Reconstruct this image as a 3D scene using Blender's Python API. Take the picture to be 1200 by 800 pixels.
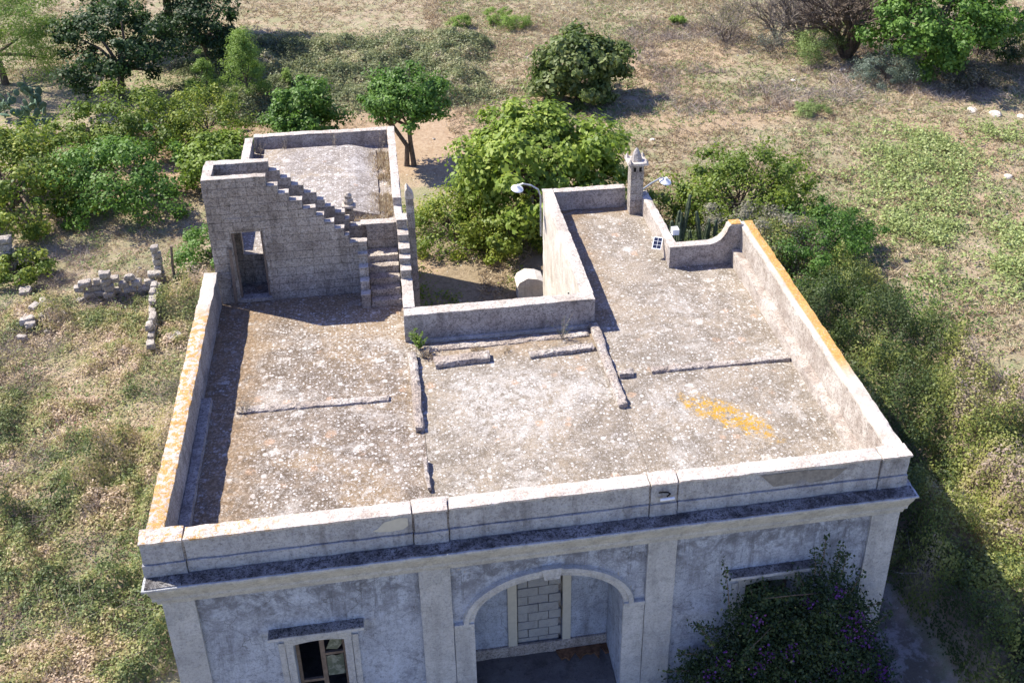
import bpy, bmesh, math, random
import numpy as np
from mathutils import Vector, Matrix, noise

R_ = math.radians
rng = np.random.default_rng(7)
random.seed(7)
scene = bpy.context.scene
for o in list(bpy.data.objects): bpy.data.objects.remove(o)
COL = scene.collection

# ------------------------------------------------------------------ camera
cam_d = bpy.data.cameras.new('camera'); cam = bpy.data.objects.new('camera', cam_d); COL.objects.link(cam)
PIT, YAW, ROL = 0.50292, 0.18728, -0.01283
f_ = Vector((math.sin(YAW)*math.cos(PIT), math.cos(YAW)*math.cos(PIT), -math.sin(PIT)))
r_ = Vector((math.cos(YAW), -math.sin(YAW), 0)); d_ = f_.cross(r_)
rt = math.cos(ROL)*r_ + math.sin(ROL)*d_; dn = -math.sin(ROL)*r_ + math.cos(ROL)*d_
M = Matrix((( rt.x, -dn.x, -f_.x, 4.8), (rt.y, -dn.y, -f_.y, -18.05), (rt.z, -dn.z, -f_.z, 16.0), (0, 0, 0, 1)))
cam.matrix_world = M
cam_d.sensor_width = 36; cam_d.lens = 1272.6/1200*36
cam_d.shift_x = -(672.26-600)/1200; cam_d.shift_y = -(400-290.36)/1200
cam_d.clip_start = 0.2; cam_d.clip_end = 3000
scene.camera = cam

# ------------------------------------------------------------------ sky, sun, exposure
SUN = Vector((.744, -.43, -1.0)).normalized()
w = bpy.data.worlds.new('World'); scene.world = w; w.use_nodes = True
nt = w.node_tree; sky = nt.nodes.new('ShaderNodeTexSky'); sky.sky_type = 'NISHITA'; sky.sun_disc = False; sky.ozone_density = 3.0; sky.dust_density = .3; sky.air_density = 1.2
sky.sun_elevation = math.atan2(1, math.hypot(.744, .43)); sky.sun_rotation = math.atan2(-.744, .43)
hs = nt.nodes.new('ShaderNodeHueSaturation'); hs.inputs['Saturation'].default_value = 1.15; hs.inputs['Hue'].default_value = .528
nt.links.new(sky.outputs[0], hs.inputs['Color']); nt.links.new(hs.outputs[0], nt.nodes['Background'].inputs[0]); nt.nodes['Background'].inputs[1].default_value = 0.13
sl = bpy.data.lights.new('sun', 'SUN'); sl.energy = 5.0; sl.angle = R_(0.5); sl.color = (1, .94, .84)
so = bpy.data.objects.new('sun', sl); COL.objects.link(so); so.rotation_euler = SUN.to_track_quat('-Z', 'Y').to_euler()
so.location = (-30, 20, 40)
scene.view_settings.view_transform = 'Standard'; scene.view_settings.look = 'None'
scene.view_settings.exposure = 0.97; scene.view_settings.gamma = 1
scene.render.resolution_x = 1024; scene.render.resolution_y = 682

G = -5.4      # ground level; the roof deck is z = 0

# ------------------------------------------------------------------ materials
class NT:
    def __init__(s, name, rough=.9):
        s.m = bpy.data.materials.new(name); s.m.use_nodes = True; s.t = s.m.node_tree
        s.b = s.t.nodes['Principled BSDF']; s.b.inputs['Roughness'].default_value = rough
        s.b.inputs['Specular IOR Level'].default_value = .25
        g = s.t.nodes.new('ShaderNodeNewGeometry'); s.pos = g.outputs['Position']
    def L(s, a, b): s.t.links.new(a, b)
    def sep(s):
        n = s.t.nodes.new('ShaderNodeSeparateXYZ'); s.L(s.pos, n.inputs[0]); return n.outputs
    def scl(s, v):
        n = s.t.nodes.new('ShaderNodeVectorMath'); n.operation = 'MULTIPLY'; s.L(s.pos, n.inputs[0]); n.inputs[1].default_value = v; return n.outputs[0]
    def noise(s, sc, det=4, rough=.6, vec=None, dist=0, col=False):
        n = s.t.nodes.new('ShaderNodeTexNoise'); n.inputs['Scale'].default_value = sc; n.inputs['Detail'].default_value = det
        n.inputs['Roughness'].default_value = rough; n.inputs['Distortion'].default_value = dist
        s.L(vec or s.pos, n.inputs['Vector']); return n.outputs['Color' if col else 'Fac']
    def vor(s, sc, out='Distance', feat='F1', vec=None):
        n = s.t.nodes.new('ShaderNodeTexVoronoi'); n.inputs['Scale'].default_value = sc; n.feature = feat
        s.L(vec or s.pos, n.inputs['Vector']); return n.outputs[out]
    def warp(s, sc, amt):
        a = s.t.nodes.new('ShaderNodeVectorMath'); a.operation = 'SCALE'; s.L(s.noise(sc, 3, col=True), a.inputs[0]); a.inputs['Scale'].default_value = amt
        b = s.t.nodes.new('ShaderNodeVectorMath'); b.operation = 'ADD'; s.L(s.pos, b.inputs[0]); s.L(a.outputs[0], b.inputs[1]); return b.outputs[0]
    def rng(s, v, a, b, c=0, d=1):
        n = s.t.nodes.new('ShaderNodeMapRange'); n.interpolation_type = 'SMOOTHSTEP'
        s.L(v, n.inputs[0]); n.inputs[1].default_value = a; n.inputs[2].default_value = b; n.inputs[3].default_value = c; n.inputs[4].default_value = d; return n.outputs[0]
    def math(s, op, a, b=None):
        n = s.t.nodes.new('ShaderNodeMath'); n.operation = op
        for i, v in enumerate((a, b)):
            if v is None: continue
            if isinstance(v, (int, float)): n.inputs[i].default_value = v
            else: s.L(v, n.inputs[i])
        return n.outputs[0]
    def mix(s, f, a, b, mode='MIX'):
        n = s.t.nodes.new('ShaderNodeMix'); n.data_type = 'RGBA'; n.blend_type = mode
        for i, v in ((0, f), (6, a), (7, b)):
            if isinstance(v, (int, float)): n.inputs[i].default_value = v
            elif isinstance(v, tuple): n.inputs[i].default_value = v+(1,) if len(v) == 3 else v
            else: s.L(v, n.inputs[i])
        return n.outputs[2]
    def ramp(s, f, st):
        n = s.t.nodes.new('ShaderNodeValToRGB'); cr = n.color_ramp
        while len(cr.elements) < len(st): cr.elements.new(.5)
        for e, (p, c) in zip(cr.elements, st): e.position = p; e.color = c+(1,)
        s.L(f, n.inputs[0]); return n.outputs[0]
    def attr(s, name, out='Fac'):
        n = s.t.nodes.new('ShaderNodeAttribute'); n.attribute_name = name; return n.outputs[out]
    def color(s, c):
        if isinstance(c, tuple): s.b.inputs['Base Color'].default_value = c+(1,)
        else: s.L(c, s.b.inputs['Base Color'])
    def bump(s, h, dist=.02, st=1):
        n = s.t.nodes.new('ShaderNodeBump'); n.inputs['Strength'].default_value = st; n.inputs['Distance'].default_value = dist
        s.L(h, n.inputs['Height']); s.L(n.outputs[0], s.b.inputs['Normal'])

def spots(n, sc, r0, r1, seed=0., edge=.06):
    """round crusts of lichen: cells of a voronoi, each with its own radius; most cells empty"""
    v = n.warp(sc*1.7, .35/sc)
    d = n.vor(sc, 'Distance', vec=v); c = n.vor(sc, 'Color', vec=v)
    sp = n.t.nodes.new('ShaderNodeSeparateColor'); n.L(c, sp.inputs[0])
    rad = n.rng(sp.outputs[0], r0, 1, 0, r1)
    return n.rng(n.math('SUBTRACT', rad, d), 0, edge)

def roof_mat(name, base, dark, light, tan, sp_white=.75, patch=0.5, gold=None, centre=None, stains=None):
    n = NT(name)
    big = n.noise(.42, 6, .62, dist=.5); stn = n.noise(.6, 7, .7, dist=1.2); mid = n.noise(1.9, 7, .7, dist=.5); fine = n.noise(13, 6, .8); vf = n.noise(36, 4, .85)
    c = n.mix(n.rng(mid, .38, .62), dark, base)
    c = n.mix(n.rng(big, .46, .60, 0, .75), c, tan)
    c = n.mix(n.rng(n.noise(.75, 7, .75, dist=.8), .53, .62, 0, patch), c, light)
    c = n.mix(n.rng(n.noise(3.3, 7, .8, dist=.6), .53, .63, 0, patch), c, light)
    c = n.mix(n.rng(stn, .50, .60, 0, .7), c, dark)
    if centre:
        x, y, rx, ry = centre; P = n.sep()
        u = n.math('DIVIDE', n.math('SUBTRACT', P[0], x), rx); v = n.math('DIVIDE', n.math('SUBTRACT', P[1], y), ry)
        rr = n.math('ADD', n.math('MULTIPLY', u, u), n.math('MULTIPLY', v, v))
        c = n.mix(n.math('MULTIPLY', n.rng(rr, 1.2, .2, 0, .75), n.rng(n.noise(5, 6, .8), .42, .58)), c, light)
    c = n.mix(n.rng(fine, .50, .62, 0, .65), c, light)
    c = n.mix(n.rng(n.noise(17, 6, .8), .53, .62, 0, .7), c, tuple(x*.5 for x in dark))
    c = n.mix(n.rng(vf, .53, .62, 0, .6), c, tuple(x*.4 for x in dark))
    c = n.mix(n.math('MULTIPLY', spots(n, 13, sp_white-.25, .44), .75), c, (.62, .58, .53))
    c = n.mix(n.math('MULTIPLY', spots(n, 5.5, sp_white, .40, edge=.12), .6), c, (.64, .60, .54))
    c = n.mix(n.math('MULTIPLY', n.math('MULTIPLY', spots(n, 2.1, .62, .40, edge=.16), n.rng(fine, .38, .56)), .6), c, (.66, .62, .55))
    c = n.mix(n.math('MULTIPLY', n.math('MULTIPLY', spots(n, 2.9, .78, .5, edge=.2), n.rng(fine, .40, .55)), .5), c, (.52, .32, .19))
    c = n.mix(n.rng(n.noise(1.3, 8, .8), .66, .72, 0, .55), c, (.34, .20, .07))
    c = n.mix(n.math('MULTIPLY', spots(n, 30, .35, .5, edge=.2), .45), c, (.72, .68, .64))
    if gold:   # a drifting patch of orange lichen crusts at (x, y), radii
        x, y, rx, ry, ang = gold
        P = n.sep(); ca, sa = math.cos(ang), math.sin(ang)
        dx = n.math('SUBTRACT', P[0], x); dy = n.math('SUBTRACT', P[1], y)
        u = n.math('DIVIDE', n.math('ADD', n.math('MULTIPLY', dx, ca), n.math('MULTIPLY', dy, sa)), rx)
        v = n.math('DIVIDE', n.math('SUBTRACT', n.math('MULTIPLY', dy, ca), n.math('MULTIPLY', dx, sa)), ry)
        rr = n.math('SQRT', n.math('ADD', n.math('MULTIPLY', u, u), n.math('MULTIPLY', v, v)))
        m = n.rng(n.math('SUBTRACT', n.math('MULTIPLY', n.noise(2.2, 6, .8), 2.4), rr), .12, .6)
        m = n.math('MULTIPLY', m, n.rng(n.noise(9, 6, .85, dist=.5), .48, .52))
        c = n.mix(n.math('MULTIPLY', m, .95), c, n.mix(n.rng(n.noise(24, 5, .85), .38, .62), (.34, .17, .01), (.56, .33, .02)))
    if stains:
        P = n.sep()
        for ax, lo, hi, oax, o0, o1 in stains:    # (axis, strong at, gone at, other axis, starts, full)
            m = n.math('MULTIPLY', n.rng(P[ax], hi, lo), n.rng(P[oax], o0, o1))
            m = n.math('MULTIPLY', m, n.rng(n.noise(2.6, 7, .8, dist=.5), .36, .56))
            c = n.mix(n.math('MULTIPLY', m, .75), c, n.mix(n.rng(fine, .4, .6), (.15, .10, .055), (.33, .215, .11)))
    n.color(c)
    h = n.math('ADD', n.math('MULTIPLY', mid, .5), n.math('ADD', n.math('MULTIPLY', fine, .6), n.math('MULTIPLY', vf, .3)))
    n.bump(h, .035, 1)
    return n.m

def wall_mat(name, light, mid_, dark, darkamt=.5, lich=None, gold=0., goldmask=None, streak=.5, speck=.5, blocks=False, band=None, pits=.0):
    n = NT(name)
    a = n.noise(1.1, 6, .65, dist=.5); f = n.noise(11, 6, .75); vf = n.noise(38, 3, .8)
    st = n.noise(1.0, 5, .65, vec=n.scl((3.2, 3.2, .5)))
    c = n.mix(n.rng(a, .33, .66), mid_, light)
    c = n.mix(n.rng(st, .48, .7, 0, streak), c, dark)
    c = n.mix(n.rng(n.noise(2.3, 7, .7), .5, .64, 0, darkamt), c, dark)
    c = n.mix(n.rng(f, .52, .68, 0, speck), c, tuple(x*.4 for x in dark))
    c = n.mix(n.rng(vf, .56, .7, 0, speck*.8), c, tuple(x*.3 for x in dark))
    if pits:
        c = n.mix(n.rng(n.noise(7, 7, .85, dist=.6), .54, .61, 0, pits*.75), c, tuple(x*.8 for x in dark))
        pt = n.rng(n.noise(19, 5, .8, dist=.4), .50, .57, 0, pits)
        c = n.mix(pt, c, tuple(x*.45 for x in dark))
        c = n.mix(n.rng(n.noise(16, 6, .85, vec=n.warp(3, .6)), .56, .62, 0, pits*.6), c, tuple(min(.8, x*1.25) for x in light))
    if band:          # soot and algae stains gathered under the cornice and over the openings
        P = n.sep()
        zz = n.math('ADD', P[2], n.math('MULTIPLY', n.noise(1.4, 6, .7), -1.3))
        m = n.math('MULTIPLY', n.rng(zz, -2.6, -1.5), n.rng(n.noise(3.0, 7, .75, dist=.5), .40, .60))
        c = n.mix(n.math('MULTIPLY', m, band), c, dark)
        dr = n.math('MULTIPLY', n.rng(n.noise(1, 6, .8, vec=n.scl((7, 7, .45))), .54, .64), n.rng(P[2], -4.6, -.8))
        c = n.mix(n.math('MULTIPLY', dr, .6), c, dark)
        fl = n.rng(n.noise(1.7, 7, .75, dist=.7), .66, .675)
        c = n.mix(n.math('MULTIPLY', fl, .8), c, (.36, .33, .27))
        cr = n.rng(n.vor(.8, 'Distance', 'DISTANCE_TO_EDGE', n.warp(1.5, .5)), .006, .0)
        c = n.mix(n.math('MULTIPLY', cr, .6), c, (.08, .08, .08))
    c = n.mix(n.math('MULTIPLY', spots(n, 7, .7, .36, edge=.15), .3), c, tuple(min(.8, x*1.12) for x in light))
    hh = n.math('ADD', n.math('MULTIPLY', f, .8), n.math('MULTIPLY', vf, .4))
    if blocks:
        P = n.sep(); cv = n.t.nodes.new('ShaderNodeCombineXYZ')
        n.L(n.math('ADD', P[0], P[1]), cv.inputs[0]); n.L(P[2], cv.inputs[1])
        b = n.t.nodes.new('ShaderNodeTexBrick'); n.L(cv.outputs[0], b.inputs['Vector']); b.inputs['Scale'].default_value = 1
        b.inputs['Brick Width'].default_value = .5; b.inputs['Row Height'].default_value = .25; b.inputs['Mortar Size'].default_value = .008
        b.inputs['Mortar Smooth'].default_value = .6; b.inputs['Color1'].default_value = (1, 1, 1, 1); b.inputs['Color2'].default_value = (.72, .70, .68, 1); b.inputs['Mortar'].default_value = (.38, .35, .32, 1)
        c = n.mix(.6, c, n.mix(1., c, b.outputs['Color'], 'MULTIPLY'))
        hh = n.math('SUBTRACT', hh, n.math('MULTIPLY', b.outputs['Fac'], .35))
    if gold:
        brk = n.rng(n.noise(12, 6, .85, dist=.4), .36, .43)
        gm = n.rng(n.noise(6.5, 8, .85, dist=.3), .62-gold*.19, .67-gold*.18)
        if goldmask:      # (axis, from, to): lichen only where the coping is really covered
            for ax, lo, hi in goldmask:
                P = n.sep(); gm = n.math('MULTIPLY', gm, n.rng(P[ax], lo, hi))
        gm = n.math('MULTIPLY', gm, brk)
        c = n.mix(n.math('MULTIPLY', gm, .88), c, n.mix(n.rng(n.noise(20, 6, .85), .38, .62), (.38, .17, .015), (.60, .34, .07)))
    n.color(c); n.bump(hh, .04, 1)
    return n.m

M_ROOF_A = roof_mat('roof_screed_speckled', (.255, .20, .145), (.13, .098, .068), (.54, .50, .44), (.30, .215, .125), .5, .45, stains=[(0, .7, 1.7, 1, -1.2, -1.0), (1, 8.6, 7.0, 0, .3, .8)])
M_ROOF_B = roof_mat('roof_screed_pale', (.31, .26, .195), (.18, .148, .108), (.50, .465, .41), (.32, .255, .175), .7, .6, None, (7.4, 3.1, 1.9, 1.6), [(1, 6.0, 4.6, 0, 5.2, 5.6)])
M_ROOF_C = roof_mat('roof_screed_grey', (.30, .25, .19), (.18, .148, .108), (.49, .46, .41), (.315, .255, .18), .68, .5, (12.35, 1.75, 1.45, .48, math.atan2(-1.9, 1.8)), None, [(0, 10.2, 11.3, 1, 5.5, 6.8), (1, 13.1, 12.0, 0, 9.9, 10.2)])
M_ROOF_D = roof_mat('roof_screed_annex', (.31, .27, .225), (.20, .17, .14), (.52, .485, .44), (.35, .275, .18), .6, .65)
M_STRIP = wall_mat('screed_ridge', (.58, .52, .45), (.38, .31, .25), (.16, .13, .11), .4, streak=.2, speck=.6, pits=.8)
M_COPE = wall_mat('coping_bleached', (.64, .58, .51), (.47, .41, .34), (.28, .22, .17), .4, streak=.15, speck=.45, pits=.5)
M_COPE_F = wall_mat('coping_front', (.68, .62, .55), (.52, .45, .38), (.34, .24, .17), .35, gold=.55, goldmask=[(0, 3.0, 1.2)], streak=.15, speck=.4, pits=.4)
M_COPE_Y = wall_mat('coping_yellow_corner', (.60, .55, .48), (.48, .42, .34), (.30, .23, .17), .3, gold=1.3, streak=.1, speck=.3)
M_COPE_L = wall_mat('coping_orange_lichen', (.60, .55, .48), (.46, .40, .34), (.28, .22, .17), .3, gold=.82, goldmask=[(1, 7.6, 6.2)], streak=.1, speck=.3)
M_COPE_R = wall_mat('coping_yellow_lichen', (.60, .55, .48), (.48, .42, .34), (.30, .23, .17), .3, gold=1.35, goldmask=[(1, 1.0, 2.2), (0, 15.02, 15.09)], streak=.1, speck=.3)
M_PAR = wall_mat('parapet_render', (.50, .455, .41), (.36, .32, .285), (.16, .135, .12), .5, streak=.5, speck=.6, pits=.6)
M_PARF = wall_mat('parapet_front_render', (.50, .50, .49), (.38, .38, .385), (.17, .16, .155), .45, streak=.6, speck=.5, pits=.28)
M_PARL = wall_mat('parapet_limewash', (.60, .54, .47), (.42, .36, .30), (.24, .18, .14), .55, streak=.5, speck=.6, pits=.5)
M_STAIR = wall_mat('stair_masonry', (.53, .475, .41), (.39, .34, .29), (.17, .14, .115), .5, streak=.5, speck=.6, blocks=True, pits=.6)
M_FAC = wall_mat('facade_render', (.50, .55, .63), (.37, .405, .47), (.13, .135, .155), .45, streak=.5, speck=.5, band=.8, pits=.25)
M_TRIM = wall_mat('facade_trim', (.54, .545, .53), (.44, .445, .44), (.24, .24, .24), .35, streak=.45, speck=.35, pits=.25)
M_LEDGE = wall_mat('cornice_top_black_lichen', (.34, .33, .32), (.10, .09, .085), (.03, .027, .027), .7, streak=.1, speck=.9, pits=.8)
M_LIME = wall_mat('limewashed_wall', (.74, .68, .58), (.56, .49, .40), (.36, .30, .23), .3, streak=.5, speck=.25)
M_BLOCK = wall_mat('tuff_blocks', (.40, .40, .38), (.33, .33, .32), (.22, .22, .21), .3, streak=.2, speck=.3)
M_RUBBLE = wall_mat('rubble_stone', (.52, .47, .40), (.38, .33, .275), (.19, .155, .125), .45, streak=.1, speck=.6, pits=.5)
M_DARK = wall_mat('interior_plaster', (.30, .25, .21), (.22, .18, .15), (.10, .08, .07), .4, streak=.5, speck=.3)
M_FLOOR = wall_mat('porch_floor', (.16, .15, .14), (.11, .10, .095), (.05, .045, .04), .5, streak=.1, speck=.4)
def flat(name, c, rough=.6, metal=0., var=.25):
    n = NT(name, rough); n.b.inputs['Metallic'].default_value = metal
    n.color(n.mix(n.rng(n.noise(9, 5, .7), .3, .7), tuple(x*(1-var) for x in c), tuple(min(1, x*(1+var)) for x in c))); return n.m
M_WOOD = flat('weathered_wood', (.17, .13, .10), .8); M_WHITE = flat('white_enamel', (.78, .78, .76), .35, 0, .06)
M_PIPE = flat('galvanised_pipe', (.45, .46, .47), .45, .6); M_PANEL = flat('solar_cell', (.02, .025, .05), .15, 0, .2)
M_BLACK = flat('dark_void', (.012, .011, .010), .9); M_BARK = flat('bark', (.13, .10, .075), .95, 0, .4); M_BARKG = flat('dry_bark', (.20, .17, .14), .95, 0, .35)
M_PATCH = flat('mortar_patch', (.50, .47, .38), .9, 0, .06); M_CACT = flat('cactus_skin', (.075, .095, .055), .6, 0, .55); M_PEAR = flat('prickly_pear_skin', (.10, .16, .09), .6, 0, .25)

def leaf_mat(name, stops, trans=.42, rough=.55, attr='tint'):
    n = NT(name, rough)
    c = n.ramp(n.attr(attr), stops); n.color(c)
    tr = n.t.nodes.new('ShaderNodeBsdfTranslucent'); n.L(c, tr.inputs[0])
    mx = n.t.nodes.new('ShaderNodeMixShader'); mx.inputs[0].default_value = trans
    n.L(n.b.outputs[0], mx.inputs[1]); n.L(tr.outputs[0], mx.inputs[2])
    n.L(mx.outputs[0], n.t.nodes['Material Output'].inputs[0]); n.b.inputs['Specular IOR Level'].default_value = .4
    return n.m
LM = dict(
 fig=leaf_mat('fig_leaf', [(0, (0.090, 0.149, 0.017)), (.5, (0.206, 0.299, 0.034)), (1, (0.386, 0.460, 0.081))]),
 citrus=leaf_mat('citrus_leaf', [(0, (0.040, 0.096, 0.014)), (.5, (0.092, 0.192, 0.024)), (1, (0.198, 0.336, 0.060))]),
 yellowgreen=leaf_mat('yellowing_leaf', [(0, (0.072, 0.127, 0.017)), (.5, (0.169, 0.241, 0.029)), (1, (0.411, 0.437, 0.069))]),
 loquat=leaf_mat('broad_leaf', [(0, (0.055, 0.088, 0.022)), (.5, (0.121, 0.176, 0.039)), (1, (0.264, 0.297, 0.110))]),
 pine=leaf_mat('pine_needle', [(0, (.10, .16, .025)), (.5, (.20, .32, .05)), (1, (.32, .44, .09))]),
 dark=leaf_mat('carob_leaf', [(0, (.015, .035, .01)), (.6, (.035, .075, .018)), (1, (.08, .14, .03))]),
 grey=leaf_mat('grey_leaf', [(0, (0.069, 0.103, 0.069)), (.6, (0.161, 0.207, 0.149)), (1, (0.287, 0.345, 0.265))]),
 greytwig=leaf_mat('grey_twig_leaf', [(0, (0.084, 0.084, 0.054)), (.5, (0.204, 0.192, 0.132)), (1, (0.360, 0.336, 0.240))]),
 olive=leaf_mat('scrub_leaf', [(0, (0.072, 0.090, 0.030)), (.5, (0.168, 0.180, 0.060)), (.8, (0.240, 0.216, 0.096)), (1, (0.336, 0.264, 0.156))]),
 bank=leaf_mat('bramble_leaf_bank', [(0, (0.066, 0.100, 0.028)), (.3, (0.161, 0.200, 0.049)), (.6, (0.313, 0.333, 0.083)), (.82, (0.398, 0.367, 0.153)), (1, (0.398, 0.311, 0.250))]),
 bramble=leaf_mat('bramble_leaf', [(0, (0.106, 0.141, 0.047)), (.25, (0.235, 0.282, 0.095)), (.45, (0.389, 0.376, 0.141)), (.65, (0.518, 0.412, 0.235)), (1, (0.683, 0.541, 0.400))]),
 mound=leaf_mat('bramble_leaf_mound', [(0, (0.103, 0.126, 0.052)), (.4, (0.229, 0.263, 0.114)), (.75, (0.355, 0.343, 0.175)), (1, (0.503, 0.423, 0.289))]),
 straw=leaf_mat('dry_grass', [(0, (0.239, 0.157, 0.096)), (.45, (0.418, 0.325, 0.203)), (.8, (0.537, 0.450, 0.299)), (1, (0.617, 0.576, 0.414))], .25, .8),
 weed=leaf_mat('weed_leaf', [(0, (0.167, 0.208, 0.069)), (.5, (0.344, 0.416, 0.139)), (1, (0.523, 0.554, 0.266))]),
 green=leaf_mat('green_herb', [(0, (0.115, 0.172, 0.046)), (.5, (0.218, 0.299, 0.092)), (1, (0.368, 0.460, 0.149))]),
 boug=leaf_mat('bougainvillea_leaf', [(0, (0.021, 0.043, 0.017)), (.6, (0.047, 0.085, 0.030)), (.95, (0.102, 0.145, 0.043)), (1, (0.340, 0.357, 0.153))]),
 bract=leaf_mat('purple_bract', [(0, (.10, .02, .16)), (1, (.26, .09, .38))]),
 cover=leaf_mat('dead_twig', [(0, (.17, .13, .10)), (.6, (.34, .28, .23)), (1, (.52, .46, .39))], .05, .9),
)

# ------------------------------------------------------------------ object helpers
def link(o, parent=None, label=None, cat=None, group=None, kind=None):
    if o.name not in COL.objects: COL.objects.link(o)
    if parent: o.parent = parent
    if label: o['label'] = label
    if cat: o['category'] = cat
    if group: o['group'] = group
    if kind: o['kind'] = kind
    return o
def thing(name, label, cat, loc=(0, 0, 0), group=None):
    o = bpy.data.objects.new(name, None); o.location = loc; o.empty_display_size = .3
    link(o, None, label, cat, group); return o
def world_parent(o, parent):
    o.parent = parent; o.matrix_parent_inverse = Matrix.Translation(-parent.location) if parent.parent is None else Matrix.Identity(4)
def mesh_obj(name, verts, faces, mat, parent=None, smooth=False, **kw):
    me = bpy.data.meshes.new(name)
    me.from_pydata([tuple(v) for v in verts], [], faces); me.materials.append(mat)
    if smooth: me.polygons.foreach_set('use_smooth', [True]*len(me.polygons))
    me.update(); o = bpy.data.objects.new(name, me); link(o, None, **kw)
    if parent is not None: attach(o, parent)
    return o
def attach(o, parent):
    """all geometry is written in world metres: keep it there whatever the parent's origin"""
    p = Vector((0, 0, 0)); q = parent
    while q is not None: p += q.location; q = q.parent
    o.parent = parent; o.location = o.location - p

class Geo:
    def __init__(s): s.v = []; s.f = []
    def box(s, x0, x1, y0, y1, z0, z1, cell=.14, jit=.012, wear=.012, seed=0.):
        nx, ny, nz = (max(1, min(160, int(round((b-a)/cell)))) for a, b in ((x0, x1), (y0, y1), (z0, z1)))
        idx = {}; base = len(s.v)
        def vid(i, j, k):
            key = (i, j, k)
            if key in idx: return idx[key]
            p = Vector((x0+(x1-x0)*i/nx, y0+(y1-y0)*j/ny, z0+(z1-z0)*k/nz))
            q = p*3.1+Vector((seed, seed*.7, 0)); dv = noise.noise_vector(q)*jit + noise.noise_vector(q*4)*jit*.5 + noise.noise_vector(p*.7+Vector((4, 4, 4)))*jit*.9
            e = []
            for a, n_ in ((i, nx), (j, ny), (k, nz)): e.append(1 if a == 0 else (-1 if a == n_ else 0))
            if sum(1 for t in e if t) >= 2:
                wv = wear*(.15+.55*abs(noise.noise(p*2.3+Vector((9, seed, 3))))+.5*max(0, noise.noise(p*8+Vector((2, seed, 5)))-.25)*2)
                dv += Vector(e)*wv
            s.v.append(p+dv); idx[key] = len(s.v)-1; return idx[key]
        for k, fl in ((0, 1), (nz, 0)):
            for i in range(nx):
                for j in range(ny):
                    q = [vid(i, j, k), vid(i+1, j, k), vid(i+1, j+1, k), vid(i, j+1, k)]; s.f.append(q[::-1] if fl else q)
        for j, fl in ((0, 0), (ny, 1)):
            for i in range(nx):
                for k in range(nz):
                    q = [vid(i, j, k), vid(i+1, j, k), vid(i+1, j, k+1), vid(i, j, k+1)]; s.f.append(q[::-1] if fl else q)
        for i, fl in ((0, 1), (nx, 0)):
            for j in range(ny):
                for k in range(nz):
                    q = [vid(i, j, k), vid(i, j+1, k), vid(i, j+1, k+1), vid(i, j, k+1)]; s.f.append(q[::-1] if fl else q)
        return s
    def prism(s, pts, axis, a, b):
        """closed 2-D outline pts extruded from a to b along axis ('x','y','z')"""
        def P(u, v, t): return {'y': (u, t, v), 'x': (t, u, v), 'z': (u, v, t)}[axis]
        n = len(pts); o = len(s.v)
        s.v += [Vector(P(u, v, a)) for u, v in pts]+[Vector(P(u, v, b)) for u, v in pts]
        s.f.append([o+i for i in range(n)]); s.f.append([o+n+i for i in range(n)][::-1])
        for i in range(n): s.f.append([o+i, o+n+i, o+n+(i+1) % n, o+(i+1) % n])
        return s
    def tube(s, pts, rad, n=6):
        o = len(s.v); m = len(pts); pts = [Vector(p) for p in pts]
        if not hasattr(rad, '__len__'): rad = [rad]*m
        for i, p in enumerate(pts):
            d = (pts[min(i+1, m-1)]-pts[max(i-1, 0)]).normalized()
            a = d.orthogonal().normalized() if i == 0 else (pa - d*pa.dot(d)).normalized()
            pa = a; b = d.cross(a)
            for k in range(n):
                t = 2*math.pi*k/n; s.v.append(p+(a*math.cos(t)+b*math.sin(t))*rad[i])
        for i in range(m-1):
            for k in range(n): s.f.append([o+i*n+k, o+i*n+(k+1) % n, o+(i+1)*n+(k+1) % n, o+(i+1)*n+k])
        s.f.append([o+k for k in range(n)][::-1]); s.f.append([o+(m-1)*n+k for k in range(n)])
        return s
    def lathe(s, c, prof, n=16, axis=Vector((0, 0, 1))):
        o = len(s.v); c = Vector(c); q = axis.to_track_quat('Z', 'Y')
        for r, z in prof:
            for k in range(n):
                t = 2*math.pi*k/n; s.v.append(c+q @ Vector((r*math.cos(t), r*math.sin(t), z)))
        m = len(prof)
        for i in range(m-1):
            for k in range(n): s.f.append([o+i*n+k, o+i*n+(k+1) % n, o+(i+1)*n+(k+1) % n, o+(i+1)*n+k])
        s.f.append([o+k for k in range(n)][::-1]); s.f.append([o+(m-1)*n+k for k in range(n)])
        return s
    def obj(s, name, mat, parent=None, fix=False, **kw):
        o = mesh_obj(name, s.v, s.f, mat, parent, **kw)
        if fix:
            bm = bmesh.new(); bm.from_mesh(o.data); bmesh.ops.recalc_face_normals(bm, faces=bm.faces); bm.to_mesh(o.data); bm.free()
        return o
def B(name, mat, parent, *a, label=None, **k):
    return Geo().box(*a, **k).obj(name, mat, parent, label=label)

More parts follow.
